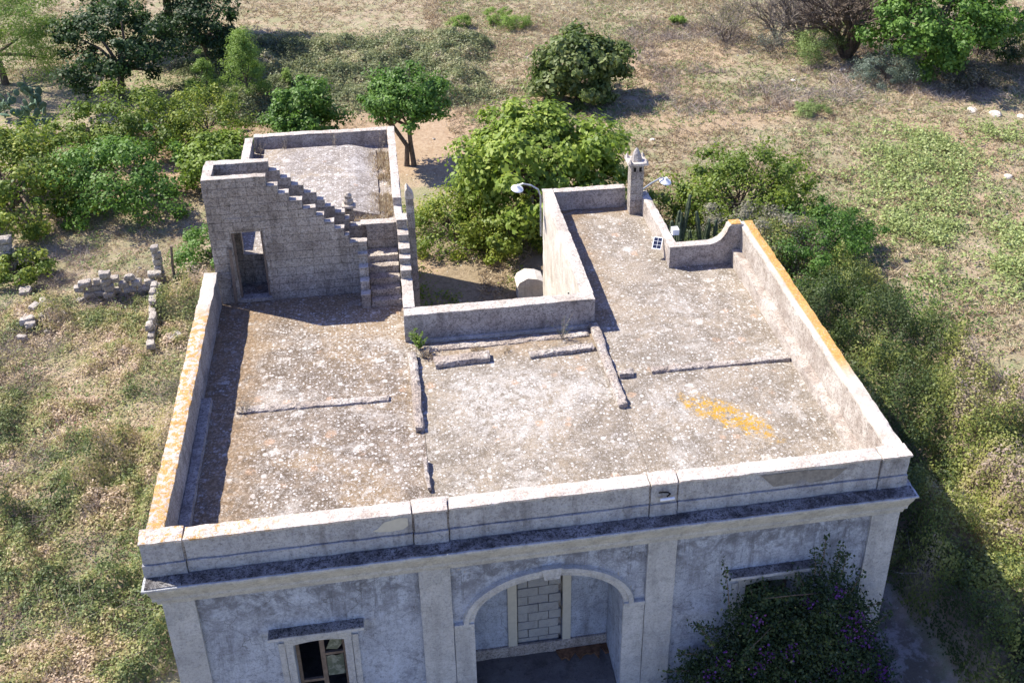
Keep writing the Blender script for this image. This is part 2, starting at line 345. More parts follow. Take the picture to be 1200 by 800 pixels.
# ------------------------------------------------------------------ value noise in numpy
def vn(x, y, seed=0):
    x = np.asarray(x, float); y = np.asarray(y, float)
    xi = np.floor(x).astype(np.int64); yi = np.floor(y).astype(np.int64); fx = x-xi; fy = y-yi
    fx = fx*fx*(3-2*fx); fy = fy*fy*(3-2*fy)
    def h(a, b):
        n = (a*374761393+b*668265263+seed*974634777) & 0xffffffff
        n = ((n ^ (n >> 13))*1274126177) & 0xffffffff; return ((n ^ (n >> 16)) & 0xffff)/65535.
    return (h(xi, yi)*(1-fx)+h(xi+1, yi)*fx)*(1-fy)+(h(xi, yi+1)*(1-fx)+h(xi+1, yi+1)*fx)*fy
def fbm(x, y, sc, oct=4, seed=0):
    s = 0; a = .5; t = 0
    for i in range(oct): s = s+a*vn(x*sc, y*sc, seed+i); t += a; a *= .55; sc *= 2.03
    return s/t
def sst(x, a, b):
    t = np.clip((x-a)/(b-a), 0, 1); return t*t*(3-2*t)

# cover zones in plan: returns bramble height field and masks
def zones(x, y):
    wob = (fbm(x, y, .30, 4, 5)-.5)*6.
    X = x+wob; Y = y+(fbm(x, y, .35, 3, 9)-.5)*3.2
    left = sst(X, -.3, -1.3)*sst(Y, 21, 17)*sst(x, -30, -24)
    left = left*(.25+.75*sst(fbm(x, y, .34, 4, 21), .40, .56))
    # bank of brambles to the right of the house
    rb = np.interp(y, [-8, 2, 6, 9.5, 12.5, 15.5, 19], [27, 26., 24.8, 24.0, 23.4, 22.4, 21.0])
    lb = np.interp(y, [-8, -2, 2, 4.5, 6, 8, 20], [17.4, 17.1, 16.8, 16.1, 15.6, 15.5, 15.0])
    bank = sst(x+wob*.5, rb+.6, rb-.8)*sst(x+wob*.12, lb-.1, lb+.7)*sst(y, 19.5, 17)*sst(y, -14, -10)
    # low bramble mound far behind the annex
    md = sst(X, 12.5, 10.)*sst(Y, 35.2, 37.2)*sst(Y, 51, 47)*sst(X, -8, -4)
    md = md*(.35+.65*sst(fbm(x, y, .26, 4, 33)+.12*sst(y, 46, 38), .38, .55))
    # weeds carpet
    wd = sst(fbm(x, y, .45, 5, 41), .34, .62)*sst(X, 24.5, 28)*sst(Y, 13, 16)*sst(Y, 31, 27)
    # well bottom and back scrub
    sc = sst(X, 5.3, 5.8)*sst(X, 9.6, 9.0)*sst(Y, 9.5, 10.5)*sst(Y, 26, 22)
    return left, bank, md, wd, sc
def terrain(x, y):
    return G+(fbm(x, y, .09, 3, 3)-.5)*.5*sst(np.hypot(x-7, y-8), 14, 24)+(fbm(x, y, .8, 3, 4)-.5)*.09
def cover_h(x, y):
    left, bank, md, wd, sc = zones(x, y)
    l = left*(.10+2.3*sst(fbm(x, y, .62, 3, 11), .35, .75)*fbm(x, y, 1.5, 2, 15))
    b = bank*(.25+1.1*fbm(x, y, .45, 3, 12)+1.15*sst(fbm(x, y, .8, 3, 16), .38, .64))
    m = md*(.15+.75*sst(fbm(x, y, .5, 3, 13), .30, .75)*(.4+fbm(x, y, 1.3, 2, 17)))
    return l, b, m

# ------------------------------------------------------------------ ground
def make_ground():
    def ax(lo, hi, d, far):
        a = np.arange(lo, hi+1e-6, d); out = [a]
        s = d; p = hi; up = []
        while p < far: s *= 1.35; p += s; up.append(p)
        s = d; p = lo; dnn = []
        while p > -far: s *= 1.35; p -= s; dnn.append(p)
        return np.concatenate([dnn[::-1], a, up])
    xs = ax(-22, 46, .3, 900); ys = ax(-8, 66, .3, 900)
    Xg, Yg = np.meshgrid(xs, ys); l, b, m = cover_h(Xg, Yg); left, bank, md, wd, sc = zones(Xg, Yg)
    Z = terrain(Xg, Yg)+.55*(l+b+m)
    nx, ny = len(xs), len(ys)
    v = np.stack([Xg, Yg, Z], -1).reshape(-1, 3)
    i = np.arange(nx*ny).reshape(ny, nx)
    f = np.stack([i[:-1, :-1], i[:-1, 1:], i[1:, 1:], i[1:, :-1]], -1).reshape(-1, 4)
    me = bpy.data.meshes.new('ground'); me.vertices.add(len(v)); me.vertices.foreach_set('co', v.ravel())
    me.loops.add(f.size); me.loops.foreach_set('vertex_index', f.ravel().astype(np.int32))
    me.polygons.add(len(f)); me.polygons.foreach_set('loop_start', np.arange(0, f.size, 4, dtype=np.int32))
    me.polygons.foreach_set('use_smooth', np.ones(len(f), bool)); me.update()
    def at(nm, arr):
        a = me.attributes.new(nm, 'FLOAT', 'POINT'); a.data.foreach_set('value', np.ascontiguousarray(arr, np.float32).ravel())
    at('green', np.clip(left*.55+bank+md*.8+wd*.35+sc*.7, 0, 1))
    # bare reddish soil: strip behind the annex and field edges
    soil = sst(Yg, 26, 29)*sst(Yg, 37.5, 35)*sst(Xg, 14, 9)*sst(Xg, -12, -6)
    soil = np.maximum(soil, .8*sst(fbm(Xg, Yg, .18, 4, 50), .5, .62)*sst(Xg, 9, 12)*sst(Yg, 48, 42)*sst(Yg, 10, 14))
    soil = np.maximum(soil, .9*sst(Yg, 22, 20)*sst(Xg, 5, 5.5)*sst(Xg, 11, 10.4)*sst(Yg, 8, 9))
    at('soil', soil)
    at('path', .8*sst(Xg+1.2*(fbm(Xg, Yg, 1., 3, 98)-.5), 17.2, 16.5)*sst(Xg, 15, 15.4)*sst(Yg, 5, 3))
    n = NT('ground_soil_and_thatch')
    a = n.noise(.5, 7, .7, dist=.5); f2 = n.noise(6, 7, .75); ff = n.noise(26, 5, .8)
    c = n.mix(n.rng(a, .35, .65), (.29, .22, .14), (.40, .31, .21))
    c = n.mix(n.rng(f2, .42, .66, 0, .6), c, (.48, .39, .28))
    c = n.mix(n.rng(n.noise(.9, 7, .78), .42, .60, 0, .75), c, (.23, .245, .115))
    c = n.mix(n.rng(n.noise(3.5, 7, .8), .50, .62, 0, .6), c, (.22, .22, .11))
    s_ = n.mix(n.rng(f2, .35, .65), (.33, .225, .135), (.44, .33, .215))
    c = n.mix(n.attr('soil'), c, s_)
    g_ = n.mix(n.rng(f2, .35, .65), (.14, .12, .07), (.30, .24, .15))
    c = n.mix(n.math('MULTIPLY', n.attr('green'), .85), c, g_)
    c = n.mix(n.attr('path'), c, n.mix(n.rng(n.noise(2.5, 7, .7), .45, .6), (.12, .10, .08), (.34, .32, .29)))
    c = n.mix(n.rng(ff, .52, .7, 0, .6), c, (.10, .075, .05))
    c = n.mix(n.math('MULTIPLY', spots(n, 3.5, .9, .2), .8), c, (.6, .57, .5))
    n.color(c); n.bump(n.math('ADD', n.math('MULTIPLY', f2, 1.), n.math('MULTIPLY', ff, .5)), .08, .9)
    me.materials.append(n.m)
    o = bpy.data.objects.new('ground', me); link(o, kind='structure'); o['label'] = 'dry grassy field and reddish soil around the villa'
make_ground()

# ------------------------------------------------------------------ the villa
villa = thing('villa', 'abandoned flat-roofed stone villa with parapet roof terrace and shaded classical front', 'house', (7.5, 4, G))
# roof decks: undulating sheets with thickness
def deck(name, x0, x1, y0, y1, mat, label=None, z=0., amp=.02, vault=.0, cell=.15):
    nx = int((x1-x0)/cell); ny = int((y1-y0)/cell); V = []; F = []
    for j in range(ny+1):
        for i in range(nx+1):
            x = x0+(x1-x0)*i/nx; y = y0+(y1-y0)*j/ny
            zz = z+amp*(noise.noise(Vector((x*.5, y*.5, 3)))+.4*noise.noise(Vector((x*2, y*2, 1))))
            zz += vault*math.sin(math.pi*i/nx)*math.sin(math.pi*j/ny); V.append((x, y, zz))
    w_ = nx+1
    for j in range(ny):
        for i in range(nx): F.append((j*w_+i, j*w_+i+1, (j+1)*w_+i+1, (j+1)*w_+i))
    rim = [i for i in range(w_)]+[j*w_+nx for j in range(1, ny+1)]+[ny*w_+i for i in range(nx-1, -1, -1)]+[j*w_ for j in range(ny-1, 0, -1)]
    o = len(V); V += [(V[i][0], V[i][1], z-.3) for i in rim]; m = len(rim)
    for k in range(m): F.append((rim[(k+1) % m], rim[k], o+k, o+(k+1) % m))
    F.append(tuple(o+k for k in range(m))[::-1])
    return mesh_obj(name, V, F, mat, villa, smooth=False, label=label)
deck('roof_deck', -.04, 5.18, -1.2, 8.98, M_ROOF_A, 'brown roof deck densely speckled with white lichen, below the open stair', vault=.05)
deck('roof_deck', 5.19, 10.0, -1.2, 6.2, M_ROOF_B, 'pale bleached middle roof deck before the light well', vault=.06)
deck('roof_deck', 10.01, 14.95, -1.2, 8.95, M_ROOF_C, 'grey-beige roof deck with a drift of orange lichen', vault=.05)
deck('roof_deck', 9.9, 12.9, 8.955, 13.1, M_ROOF_C, 'narrow roof deck running back to the chimney')
deck('roof_deck', 0.0, 5.1, 8.985, 19.45, M_ROOF_D, 'bleached annex roof deck behind the stair', z=-.005)

# body walls below the roof
for a, nm, mt in (((-.22, 5.2, -1.0, 19.55, G-.3, -.3), None, M_FAC), ((9.7, 13.05, 6.0, 13.3, G-.3, -.3), None, M_LIME), ((13.051, 15.3, 5.0, 9.05, G-.3, -.3), None, M_FAC)):
    pass
def wallbox(x0, x1, y0, y1, mat, z0=G-.3, z1=-.29, label=None, cell=.5):
    return B('wall', mat, villa, x0, x1, y0, y1, z0, z1, cell=cell, jit=.012, wear=.0, label=label)
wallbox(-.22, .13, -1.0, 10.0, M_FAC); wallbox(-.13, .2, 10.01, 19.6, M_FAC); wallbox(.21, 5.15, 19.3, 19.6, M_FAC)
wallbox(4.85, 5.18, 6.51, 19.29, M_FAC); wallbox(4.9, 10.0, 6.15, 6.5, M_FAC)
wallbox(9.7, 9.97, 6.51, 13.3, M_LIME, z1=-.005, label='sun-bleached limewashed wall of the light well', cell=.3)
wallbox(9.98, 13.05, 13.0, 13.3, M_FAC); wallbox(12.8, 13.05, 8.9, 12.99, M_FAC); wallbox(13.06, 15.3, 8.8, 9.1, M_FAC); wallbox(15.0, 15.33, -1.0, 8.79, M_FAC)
B('vent_hole', M_BLACK, villa, 9.66, 9.72, 8.25, 8.45, -.42, -.3, cell=.2, jit=0, wear=0)
# annex: raised slab
g = Geo().box(.55, 4.45, 13.6, 18.9, .0, .28, cell=.25, jit=.015); g.v = [Vector((v.x, v.y, v.z if v.x < 3.6 or v.z < .03 else v.z*(1-.8*min(1, (v.x-3.6)/.8)))) for v in g.v]; g.obj('roof_slab', M_ROOF_D, villa, label='raised bleached slab on the annex roof')
B('annex_sill', M_PAR, villa, 3.98, 4.6, 12.6, 13.2, -.02, .10, cell=.2)

# ---- parapets (walls) and their copings
def parapet(x0, x1, y0, y1, z1, mat, cmat, label=None, z0=.0, over=(.03, .03), ct=.07, clabel=None):
    w_ = Geo().box(x0, x1, y0, y1, z0, z1-ct, seed=x0+y0).obj('parapet', mat, villa, label=label)
    Geo().box(x0-over[0], x1+over[0], y0-over[1], y1+over[1], z1-ct, z1, cell=.1, jit=.016, wear=.03, seed=x1).obj('coping', cmat, w_, label=clabel)
    return w_
parapet(-.30, 0.0, -1.16, 8.88, 1.05, M_PAR, M_COPE_L, 'side parapet shading a strip of roof', z0=-.3, over=(.03, 0), clabel='coping crusted with orange lichen')
# right parapet: rises gently to the back
def sloped_parapet():
    g = Geo(); g.prism([(-1.16, -.3), (8.84, -.3), (8.84, 1.18), (-1.16, .98)], 'x', 14.92, 15.27)
    w_ = g.obj('parapet', M_PARL, villa, label='whitish sunlit side parapet rising slightly to the back')
    bm = bmesh.new(); bm.from_mesh(w_.data); bmesh.ops.subdivide_edges(bm, edges=bm.edges, cuts=14, use_grid_fill=True)
    for v in bm.verts: v.co += noise.noise_vector(v.co*2.5)*.012
    bm.to_mesh(w_.data); bm.free()
    g = Geo(); g.box(14.90, 15.32, -1.16, 9.12, 0, .07, cell=.1, jit=.016, wear=.03)
    g.v = [Vector((v.x, v.y, v.z+.98+.2*(v.y+1.16)/10.)) for v in g.v]
    g.obj('coping', M_COPE_R, w_, label='coping with a band of yellow lichen along its outer edge')
sloped_parapet()
# front parapet: two bands with a groove, coping and four piers
for i, (a, b) in enumerate(((.40, 4.74), (5.47, 9.60), (10.22, 14.66))):
    p_ = Geo().box(a, b, -1.46, -1.16, .50, .99, seed=i).obj('parapet', M_PARF, villa, label='front parapet panel stained grey, ' + ('beside the lichened corner', 'middle one above the arch', 'with a peeled patch')[i])
    B('coping', M_COPE_F, p_, a, b, -1.51, -1.13, .99, 1.055, cell=.1, jit=.014, wear=.03)
    B('plinth_course', M_PARF, p_, a, b, -1.49, -1.17, .19, .485, cell=.14)
B('core', M_PAR, villa, -.29, 15.24, -1.43, -1.19, .0, .97, cell=1, jit=0, wear=0)
for a, b, l in ((-.44, .39, 'corner pier with orange lichened top'), (4.75, 5.46, 'parapet pier with a pale mortar patch beside it'), (9.61, 10.21, 'parapet pier with a broken light fitting'), (14.67, 15.36, 'corner pier with honeycombed stone')):
    p_ = B('pier', M_PARF, villa, a+.03, b-.03, -1.485, -1.10, .50, .995, cell=.12, label=l)
    B('coping', M_COPE_F, p_, a, b, -1.53, -1.10, .995, 1.063, cell=.1, jit=.012, wear=.03)
    B('plinth_course', M_PARF, p_, a+.01, b-.01, -1.515, -1.10, .185, .49, cell=.12)
Geo().prism([(3.95, .66), (4.05, .70), (4.2, .86), (4.5, .93), (4.66, .90), (4.66, .70), (4.55, .62), (4.3, .60), (4.1, .62)], 'y', -1.474, -1.44).obj('mortar_patch', M_PATCH, villa)
Geo().prism([(12.0, .92), (13.0, .93), (13.9, .86), (13.75, .70), (13.6, .60), (13.1, .57), (13.0, .68), (12.85, .70), (12.75, .6), (12.3, .58), (12.15, .75)], 'y', -1.472, -1.44).obj('peeled_patch', flat('bare_tuff', (.22, .205, .18), .95), villa)
# cornice: lip with blackened top, cream fascia, bed moulding
def cornice():
    c = Geo()
    c.box(-.46, 15.50, -1.86, -1.40, .12, .175, cell=.12, jit=.012, wear=.02)
    o = c.obj('cornice', M_TRIM, villa, label='cream front cornice with blackened top')
    pts = [(-1.40, .12), (-1.84, .12), (-1.80, .02), (-1.70, -.14), (-1.63, -.28), (-1.62, -.36), (-1.40, -.36)]
    Geo().prism(pts, 'x', -.36, 15.42).obj('fascia', M_TRIM, o, fix=True)
    pts = [(-1.38, -.362), (-1.58, -.362), (-1.53, -.47), (-1.50, -.56), (-1.38, -.56)]
    Geo().prism(pts, 'x', -.31, 15.40).obj('bed_moulding', M_TRIM, o, fix=True)
    g = Geo().box(-.40, 15.44, -1.82, -1.50, .176, .19, cell=.09, jit=.010, wear=.0); g.obj('lichen_crust', M_LEDGE, o)
    for x0, x1 in ((-.46, -.31), (15.28, 15.50)):
        B('side_cornice', M_COPE, o, x0, x1, -1.395, 8.7, .06, .17, cell=.25, jit=.01)
cornice()
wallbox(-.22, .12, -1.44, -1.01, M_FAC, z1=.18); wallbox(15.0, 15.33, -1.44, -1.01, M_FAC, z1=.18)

# ---- facade: wall with arch and two windows cut out
FY, FB = -1.40, -1.05
def facade():
    g = Geo(); zt = -.45
    # openings: (x0,x1,z0,ztop(x))
    def arch(x):
        c, a = 7.52, 1.63; t = max(0, 1-((x-c)/a)**2); return -2.28+1.08*math.sqrt(t)
    def win(xc, hw):
        return lambda x: -2.22+.06*(1-((x-xc)/hw)**2)
    ops = [(2.10, 3.14, -4.9, win(2.62, .52)), (5.89, 9.15, G-.3, arch), (11.95, 13.05, -4.9, win(12.5, .55))]
    xs = [-.18]; x = -.18
    cuts = sorted([o[0] for o in ops]+[o[1] for o in ops]+[15.3])
    for c_ in cuts:
        n_ = max(1, int((c_-x)/.12)); xs += [x+(c_-x)*i/n_ for i in range(1, n_+1)]; x = c_
    def hit(a, b):
        m = (a+b)/2
        for o in ops:
            if o[0] < m < o[1]: return o
    for a, b in zip(xs[:-1], xs[1:]):
        o = hit(a, b)
        segs = [(G-.3, G-.3, zt, zt)] if o is None else [(o[3](a), o[3](b), zt, zt)]
        if o is not None and o[2] > G: segs.append((G-.3, G-.3, o[2], o[2]))
        for z0a, z0b, z1a, z1b in segs:
            i = len(g.v)
            for Y in (FY, FB): g.v += [Vector((a, Y, z0a)), Vector((b, Y, z0b)), Vector((b, Y, z1b)), Vector((a, Y, z1a))]
            g.f += [[i, i+1, i+2, i+3], [i+5, i+4, i+7, i+6], [i+1, i, i+4, i+5], [i+3, i+2, i+6, i+7]]
    for o in ops:
        for X, fl in ((o[0], 0), (o[1], 1)):
            i = len(g.v); zl, zh = o[2], o[3](X)
            g.v += [Vector((X, FY, zl)), Vector((X, FY, zh)), Vector((X, FB, zh)), Vector((X, FB, zl))]; g.f.append([i, i+1, i+2, i+3])
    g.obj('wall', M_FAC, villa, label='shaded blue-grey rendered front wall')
    # pilasters, porch piers and architrave of the arch
    for a, b, l in ((-.24, .38, 'corner pilaster at the lichened end'), (4.78, 5.44, 'pilaster between the window and the arch'), (9.64, 10.28, 'pilaster between the arch and the bougainvillea'), (14.70, 15.36, 'corner pilaster behind the bougainvillea')):
        B('pilaster', M_TRIM, villa, a, b, -1.475, -1.395, G-.3, -.562, cell=.3, jit=.006, label=l)
    for a, b in ((5.45, 5.885), (9.155, 9.635)):
        p_ = B('porch_pier', M_TRIM, villa, a, b, -1.455, -1.398, G-.3, -2.36, cell=.25, jit=.005)
        B('impost', M_TRIM, p_, a, b, -1.50, -1.398, -2.355, -2.25, cell=.2, jit=.005)
    # moulding ring round the arch
    g = Geo(); n_ = 40
    for k in range(n_+1):
        t = math.pi*k/n_; c_, s_ = math.cos(t), math.sin(t)
        for r, Y in ((1.64, -1.38), (1.64, -1.46), (1.74, -1.46), (1.76, -1.50), (1.86, -1.50), (1.88, -1.38)):
            e = r-1.63; g.v.append(Vector((7.52+c_*(1.63+e), Y, -2.28+s_*(1.08+e))))
    for k in range(n_):
        for j in range(5):
            a = k*6+j; g.f.append([a, a+1, a+7, a+6])
    g.obj('arch_moulding', M_TRIM, villa, fix=True)
    g = Geo(); g.prism([(7.40, -1.22), (7.72, -1.22), (7.78, -.92), (7.34, -.92)], 'y', -1.53, -1.40); g.obj('keystone', M_TRIM, villa, fix=True)
    # porch: back wall with blocked doorway, side walls, vaulted ceiling, floor
    g = Geo()
    g.box(5.885, 6.98, 0, .25, -5.12, -1.0, cell=.4); g.box(8.06, 9.155, 0, .25, -5.12, -1.0, cell=.4); g.box(6.98, 8.06, 0, .25, -2.55, -1.0, cell=.4)
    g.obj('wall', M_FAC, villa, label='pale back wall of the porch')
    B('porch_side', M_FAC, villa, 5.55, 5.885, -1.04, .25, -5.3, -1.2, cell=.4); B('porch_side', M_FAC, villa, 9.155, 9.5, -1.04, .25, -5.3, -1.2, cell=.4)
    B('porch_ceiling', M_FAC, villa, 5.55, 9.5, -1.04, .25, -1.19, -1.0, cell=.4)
    B('porch_floor', M_FLOOR, villa, 5.886, 9.154, -1.9, .0, G-.4, -5.12, cell=.25)
    B('skirting', M_PAR, villa, 5.89, 9.15, -.06, -.002, -5.118, -4.78, cell=.25)
    for a, b in ((6.76, 6.98), (8.06, 8.26)):
        B('door_jamb', M_PATCH, villa, a, b, -.05, .22, -5.0, -2.3, cell=.3, jit=.004)
    inf = B('door_infill', M_PAR, villa, 6.985, 8.055, .14, .2, -5.1, -2.5, cell=.5, jit=0, label='doorway blocked with grey tuff blocks')
    k = 0
    for r in range(9):
        z0 = -4.93+r*.27; off = -.24 if r % 2 else 0
        x = 7.0+off
        while x < 8.04:
            a, b = max(7.0, x), min(8.04, x+.49)
            if b-a > .06: B('block', M_BLOCK, inf, a+.006, b-.006, .045+.02*random.random(), .135, z0+.006, z0+.262, cell=.16, jit=.006, wear=.012)
            x += .49
    # windows
    for xc, hw, lb in ((2.62, .52, 'window with broken panes and dark interior'), (12.5, .55, 'window overgrown by bougainvillea')):
        w_ = bpy.data.objects.new('window', None); link(w_, label=lb); w_.location = (xc, FY, -3.5); attach(w_, villa)
        for sx in (-1, 1):
            x0, x1 = (xc-hw-.16, xc-hw) if sx < 0 else (xc+hw, xc+hw+.16)
            B('surround', M_TRIM, w_, x0, x1, -1.46, -1.39, -4.9, -2.2, cell=.3, jit=.004)
            x0, x1 = (xc-hw-.30, xc-hw-.165) if sx < 0 else (xc+hw+.165, xc+hw+.30)
            B('surround', M_TRIM, w_, x0, x1, -1.435, -1.39, -4.9, -2.16, cell=.3, jit=.004)
        g = Geo(); pts = [(xc-hw-.165, -2.2)]+[(xc-hw+2*hw*i/8, -2.215+.06*(1-(2*i/8-1)**2)) for i in range(9)]+[(xc+hw+.165, -2.2), (xc+hw+.165, -2.03)]+[(xc+hw-2*hw*i/8, -2.05+.07*(1-(2*i/8-1)**2)) for i in range(9)]+[(xc-hw-.165, -2.03)]
        g.prism(pts, 'y', -1.47, -1.39); g.obj('lintel', M_TRIM, w_, fix=True)
        g = Geo(); g.prism([(-1.39, -2.04), (-1.45, -2.04), (-1.50, -1.90), (-1.56, -1.84), (-1.39, -1.84)], 'x', xc-hw-.30, xc+hw+.30); g.obj('hood', M_TRIM, w_, fix=True)
        B('hood', M_TRIM, w_, xc-hw-.45, xc+hw+.45, -1.66, -1.39, -1.838, -1.76, cell=.1, jit=.006)
        Geo().box(xc-hw-.44, xc+hw+.44, -1.65, -1.40, -1.759, -1.74, cell=.08, jit=.008).obj('lichen_crust', M_LEDGE, w_)
        B('sill', M_TRIM, w_, xc-hw-.3, xc+hw+.3, -1.56, -1.06, -4.98, -4.9, cell=.2)
        fr = Geo()
        for x0, x1, z0, z1 in ((xc-hw, xc-hw+.07, -4.9, -2.2), (xc+hw-.07, xc+hw, -4.9, -2.2), (xc-.03, xc+.07, -4.9, -2.16), (xc+.07, xc+hw-.07, -2.95, -2.88), (xc-hw+.07, xc-.03, -3.7, -3.63)):
            fr.box(x0, x1, -1.18, -1.12, z0, z1, cell=.5, jit=.004, wear=.004)
        fr.obj('frame', M_WOOD, w_)
        fr = Geo(); fr.prism([(xc+.08, -3.6), (xc+hw-.08, -3.6), (xc+hw-.08, -2.97), (xc+.3, -3.02), (xc+.2, -2.98), (xc+.08, -3.0)], 'y', -1.16, -1.153)
        gl = NT('dusty_glass', .15); gl.color(gl.mix(gl.rng(gl.noise(5, 5, .7), .45, .6), (.10, .12, .09), (.22, .24, .20))); fr.obj('pane', gl.m, w_)
        Geo().prism([(xc+.1, -2.78), (xc+.2, -2.52), (xc+.34, -2.42), (xc+hw-.08, -2.44), (xc+hw-.08, -2.68), (xc+.33, -2.83)], 'y', -1.16, -1.153).obj('pane', gl.m, w_)
    # dark room behind the front
    B('interior', M_BLACK, villa, .2, 5.4, -1.02, -.99, G, -.4, cell=3, jit=0, wear=0) if False else None
    B('floor_slab', M_FLOOR, villa, .2, 5.5, -1.04, 6.1, -5.1, -4.95, cell=1.5, jit=0, wear=0); B('floor_slab', M_FLOOR, villa, 9.55, 14.95, -1.04, 6.1, -5.1, -4.95, cell=1.5, jit=0, wear=0)
    B('partition', M_DARK, villa, 5.2, 5.5, .26, 6.1, -4.9, -.3, cell=1, jit=0, wear=0); B('partition', M_DARK, villa, 9.55, 9.69, .26, 6.1, -4.9, -.3, cell=1, jit=0, wear=0)
    B('partition', M_DARK, villa, .2, 5.15, 4.0, 4.2, -4.9, -.3, cell=1, jit=0, wear=0); B('partition', M_DARK, villa, 9.75, 14.95, 4.0, 4.2, -4.9, -.3, cell=1, jit=0, wear=0)
facade()
g = Geo(); random.seed(4)
pt = [(7.9+1.25*i/14, -.10-.22*abs(math.sin(i*1.3))-.05*i % .2) for i in range(15)]
g.prism([(7.9, -.064)]+[(x, y) for x, y in pt]+[(9.14, -.064)], 'z', -5.118, -5.07); g.obj('dirt_drift', flat('rusty_leaf_litter', (.14, .075, .04), .95, 0, .5), villa, fix=True)

# ---- light well parapets, rear parapets
parapet(4.92, 9.99, 6.14, 6.48, .86, M_PAR, M_COPE, 'grey parapet in front of the light well', z0=-.02, over=(.0, .02), ct=.05)
B('flashing', M_COPE, villa, 5.25, 9.95, 6.02, 6.13, -.02, .09, cell=.12, wear=.03)
w_ = Geo(); w_.box(9.69, 9.98, 6.485, 13.3, -.004, .80, cell=.15, seed=2); w_.v = [Vector((v.x, v.y, v.z if v.z < .1 else v.z-.14*(v.y-6.5)/6.8*v.z/.8)) for v in w_.v]
wp = w_.obj('parapet', M_LIME, villa, label='limewashed parapet between the light well and the roof')
c_ = Geo(); c_.box(9.66, 10.01, 6.47, 13.32, 0, .05, cell=.1, jit=.014, wear=.03); c_.v = [Vector((v.x, v.y, v.z+.80-.14*(v.y-6.5)/6.8)) for v in c_.v]; c_.obj('coping', M_COPE, wp)
parapet(10.02, 12.38, 13.03, 13.3, .70, M_PAR, M_COPE, 'low grey parapet beside the chimney', over=(0, .02), ct=.05)
parapet(12.80, 13.04, 9.12, 12.85, .64, M_PARL, M_COPE, 'low parapet with the small solar panel', over=(.02, 0), ct=.05)
# curved (swept) parapet
def swept():
    pts = [(12.78, -.02), (14.93, -.02), (14.93, 1.26), (14.62, 1.26), (14.55, 1.22), (14.50, 1.05), (14.42, .90), (14.30, .78), (14.15, .70), (14.0, .66), (12.78, .66)]
    g = Geo().prism(pts, 'y', 8.86, 9.10); o = g.obj('parapet', M_PAR, villa, fix=True, label='rear parapet swept up in a curve to the lichened corner')
    top = [(14.95, 1.262), (14.60, 1.262), (14.53, 1.22), (14.48, 1.06), (14.40, .91), (14.29, .79), (14.14, .71), (14.0, .67), (12.76, .67)]
    lo = [(x+.0, z+.035) for x, z in top]
    g = Geo().prism(top+lo[::-1], 'y', 8.84, 9.125); g.obj('coping', M_COPE, o, fix=True)
swept()
B('coping', M_COPE_Y, villa, 14.58, 14.90, 8.84, 9.13, 1.30, 1.325, cell=.1)
# sloped bench along the right parapet, small ledge along the left
g = Geo(); g.box(14.66, 14.92, -1.14, 8.82, -.02, .42, cell=.16, seed=4)
g.v = [Vector((v.x, v.y, v.z if v.z < .05 else v.z*(.25+.75*(v.y+1.14)/9.9)+.06)) for v in g.v]; g.obj('bench_ledge', M_PARL, villa, label='low masonry ledge along the sunlit side parapet')
B('bench_ledge', M_PAR, villa, .005, .24, -1.12, 4.25, -.02, .20, cell=.15, wear=.03, label='low ledge in the shade of the side parapet')
# ridges of screed on the roof
def ridge(pts, w0, h, lab=None):
    for i, (a, b) in enumerate(pts):
        a, b = Vector(a), Vector(b); L_ = (b-a).length; ang = math.atan2(b.y-a.y, b.x-a.x)
        g = Geo().box(0, L_, -w0/2, w0/2, -.03, h, cell=.07, jit=.03, wear=.05, seed=a.x)
        rot = Matrix.Translation((a.x, a.y, .02)) @ Matrix.Rotation(ang, 4, 'Z')
        g.v = [rot @ v for v in g.v]; g.obj('screed_ridge', M_STRIP, villa, label=lab)
ridge([((.82, 3.78, 0), (4.43, 3.70, 0))], .24, .09, 'long low ridge across the speckled deck')
ridge([((5.08, 2.30, 0), (5.06, 5.5, 0))], .22, .17, 'ridge with a dark shadow line running from the green plant')
ridge([((5.16, .22, 0), (5.14, 1.25, 0))], .10, .14)
ridge([((5.58, 4.97, 0), (7.03, 5.03, 0))], .36, .15, 'short pitted ridge below the light-well parapet')
ridge([((8.0, 4.93, 0), (9.74, 5.08, 0))], .26, .11, 'low ridge behind the pale dry weed')
ridge([((9.93, 6.1, 0), (9.95, 2.42, 0))], .25, .14, 'white ridge dividing the middle and grey decks')
ridge([((10.09, 3.72, 0), (10.50, 3.72, 0))], .22, .13, 'short stub ridge')
ridge([((10.94, 3.75, 0), (14.62, 3.76, 0))], .22, .10, 'long pale ridge across the grey deck')
ridge([((5.35, 5.72, 0), (9.75, 5.78, 0))], .30, .035)

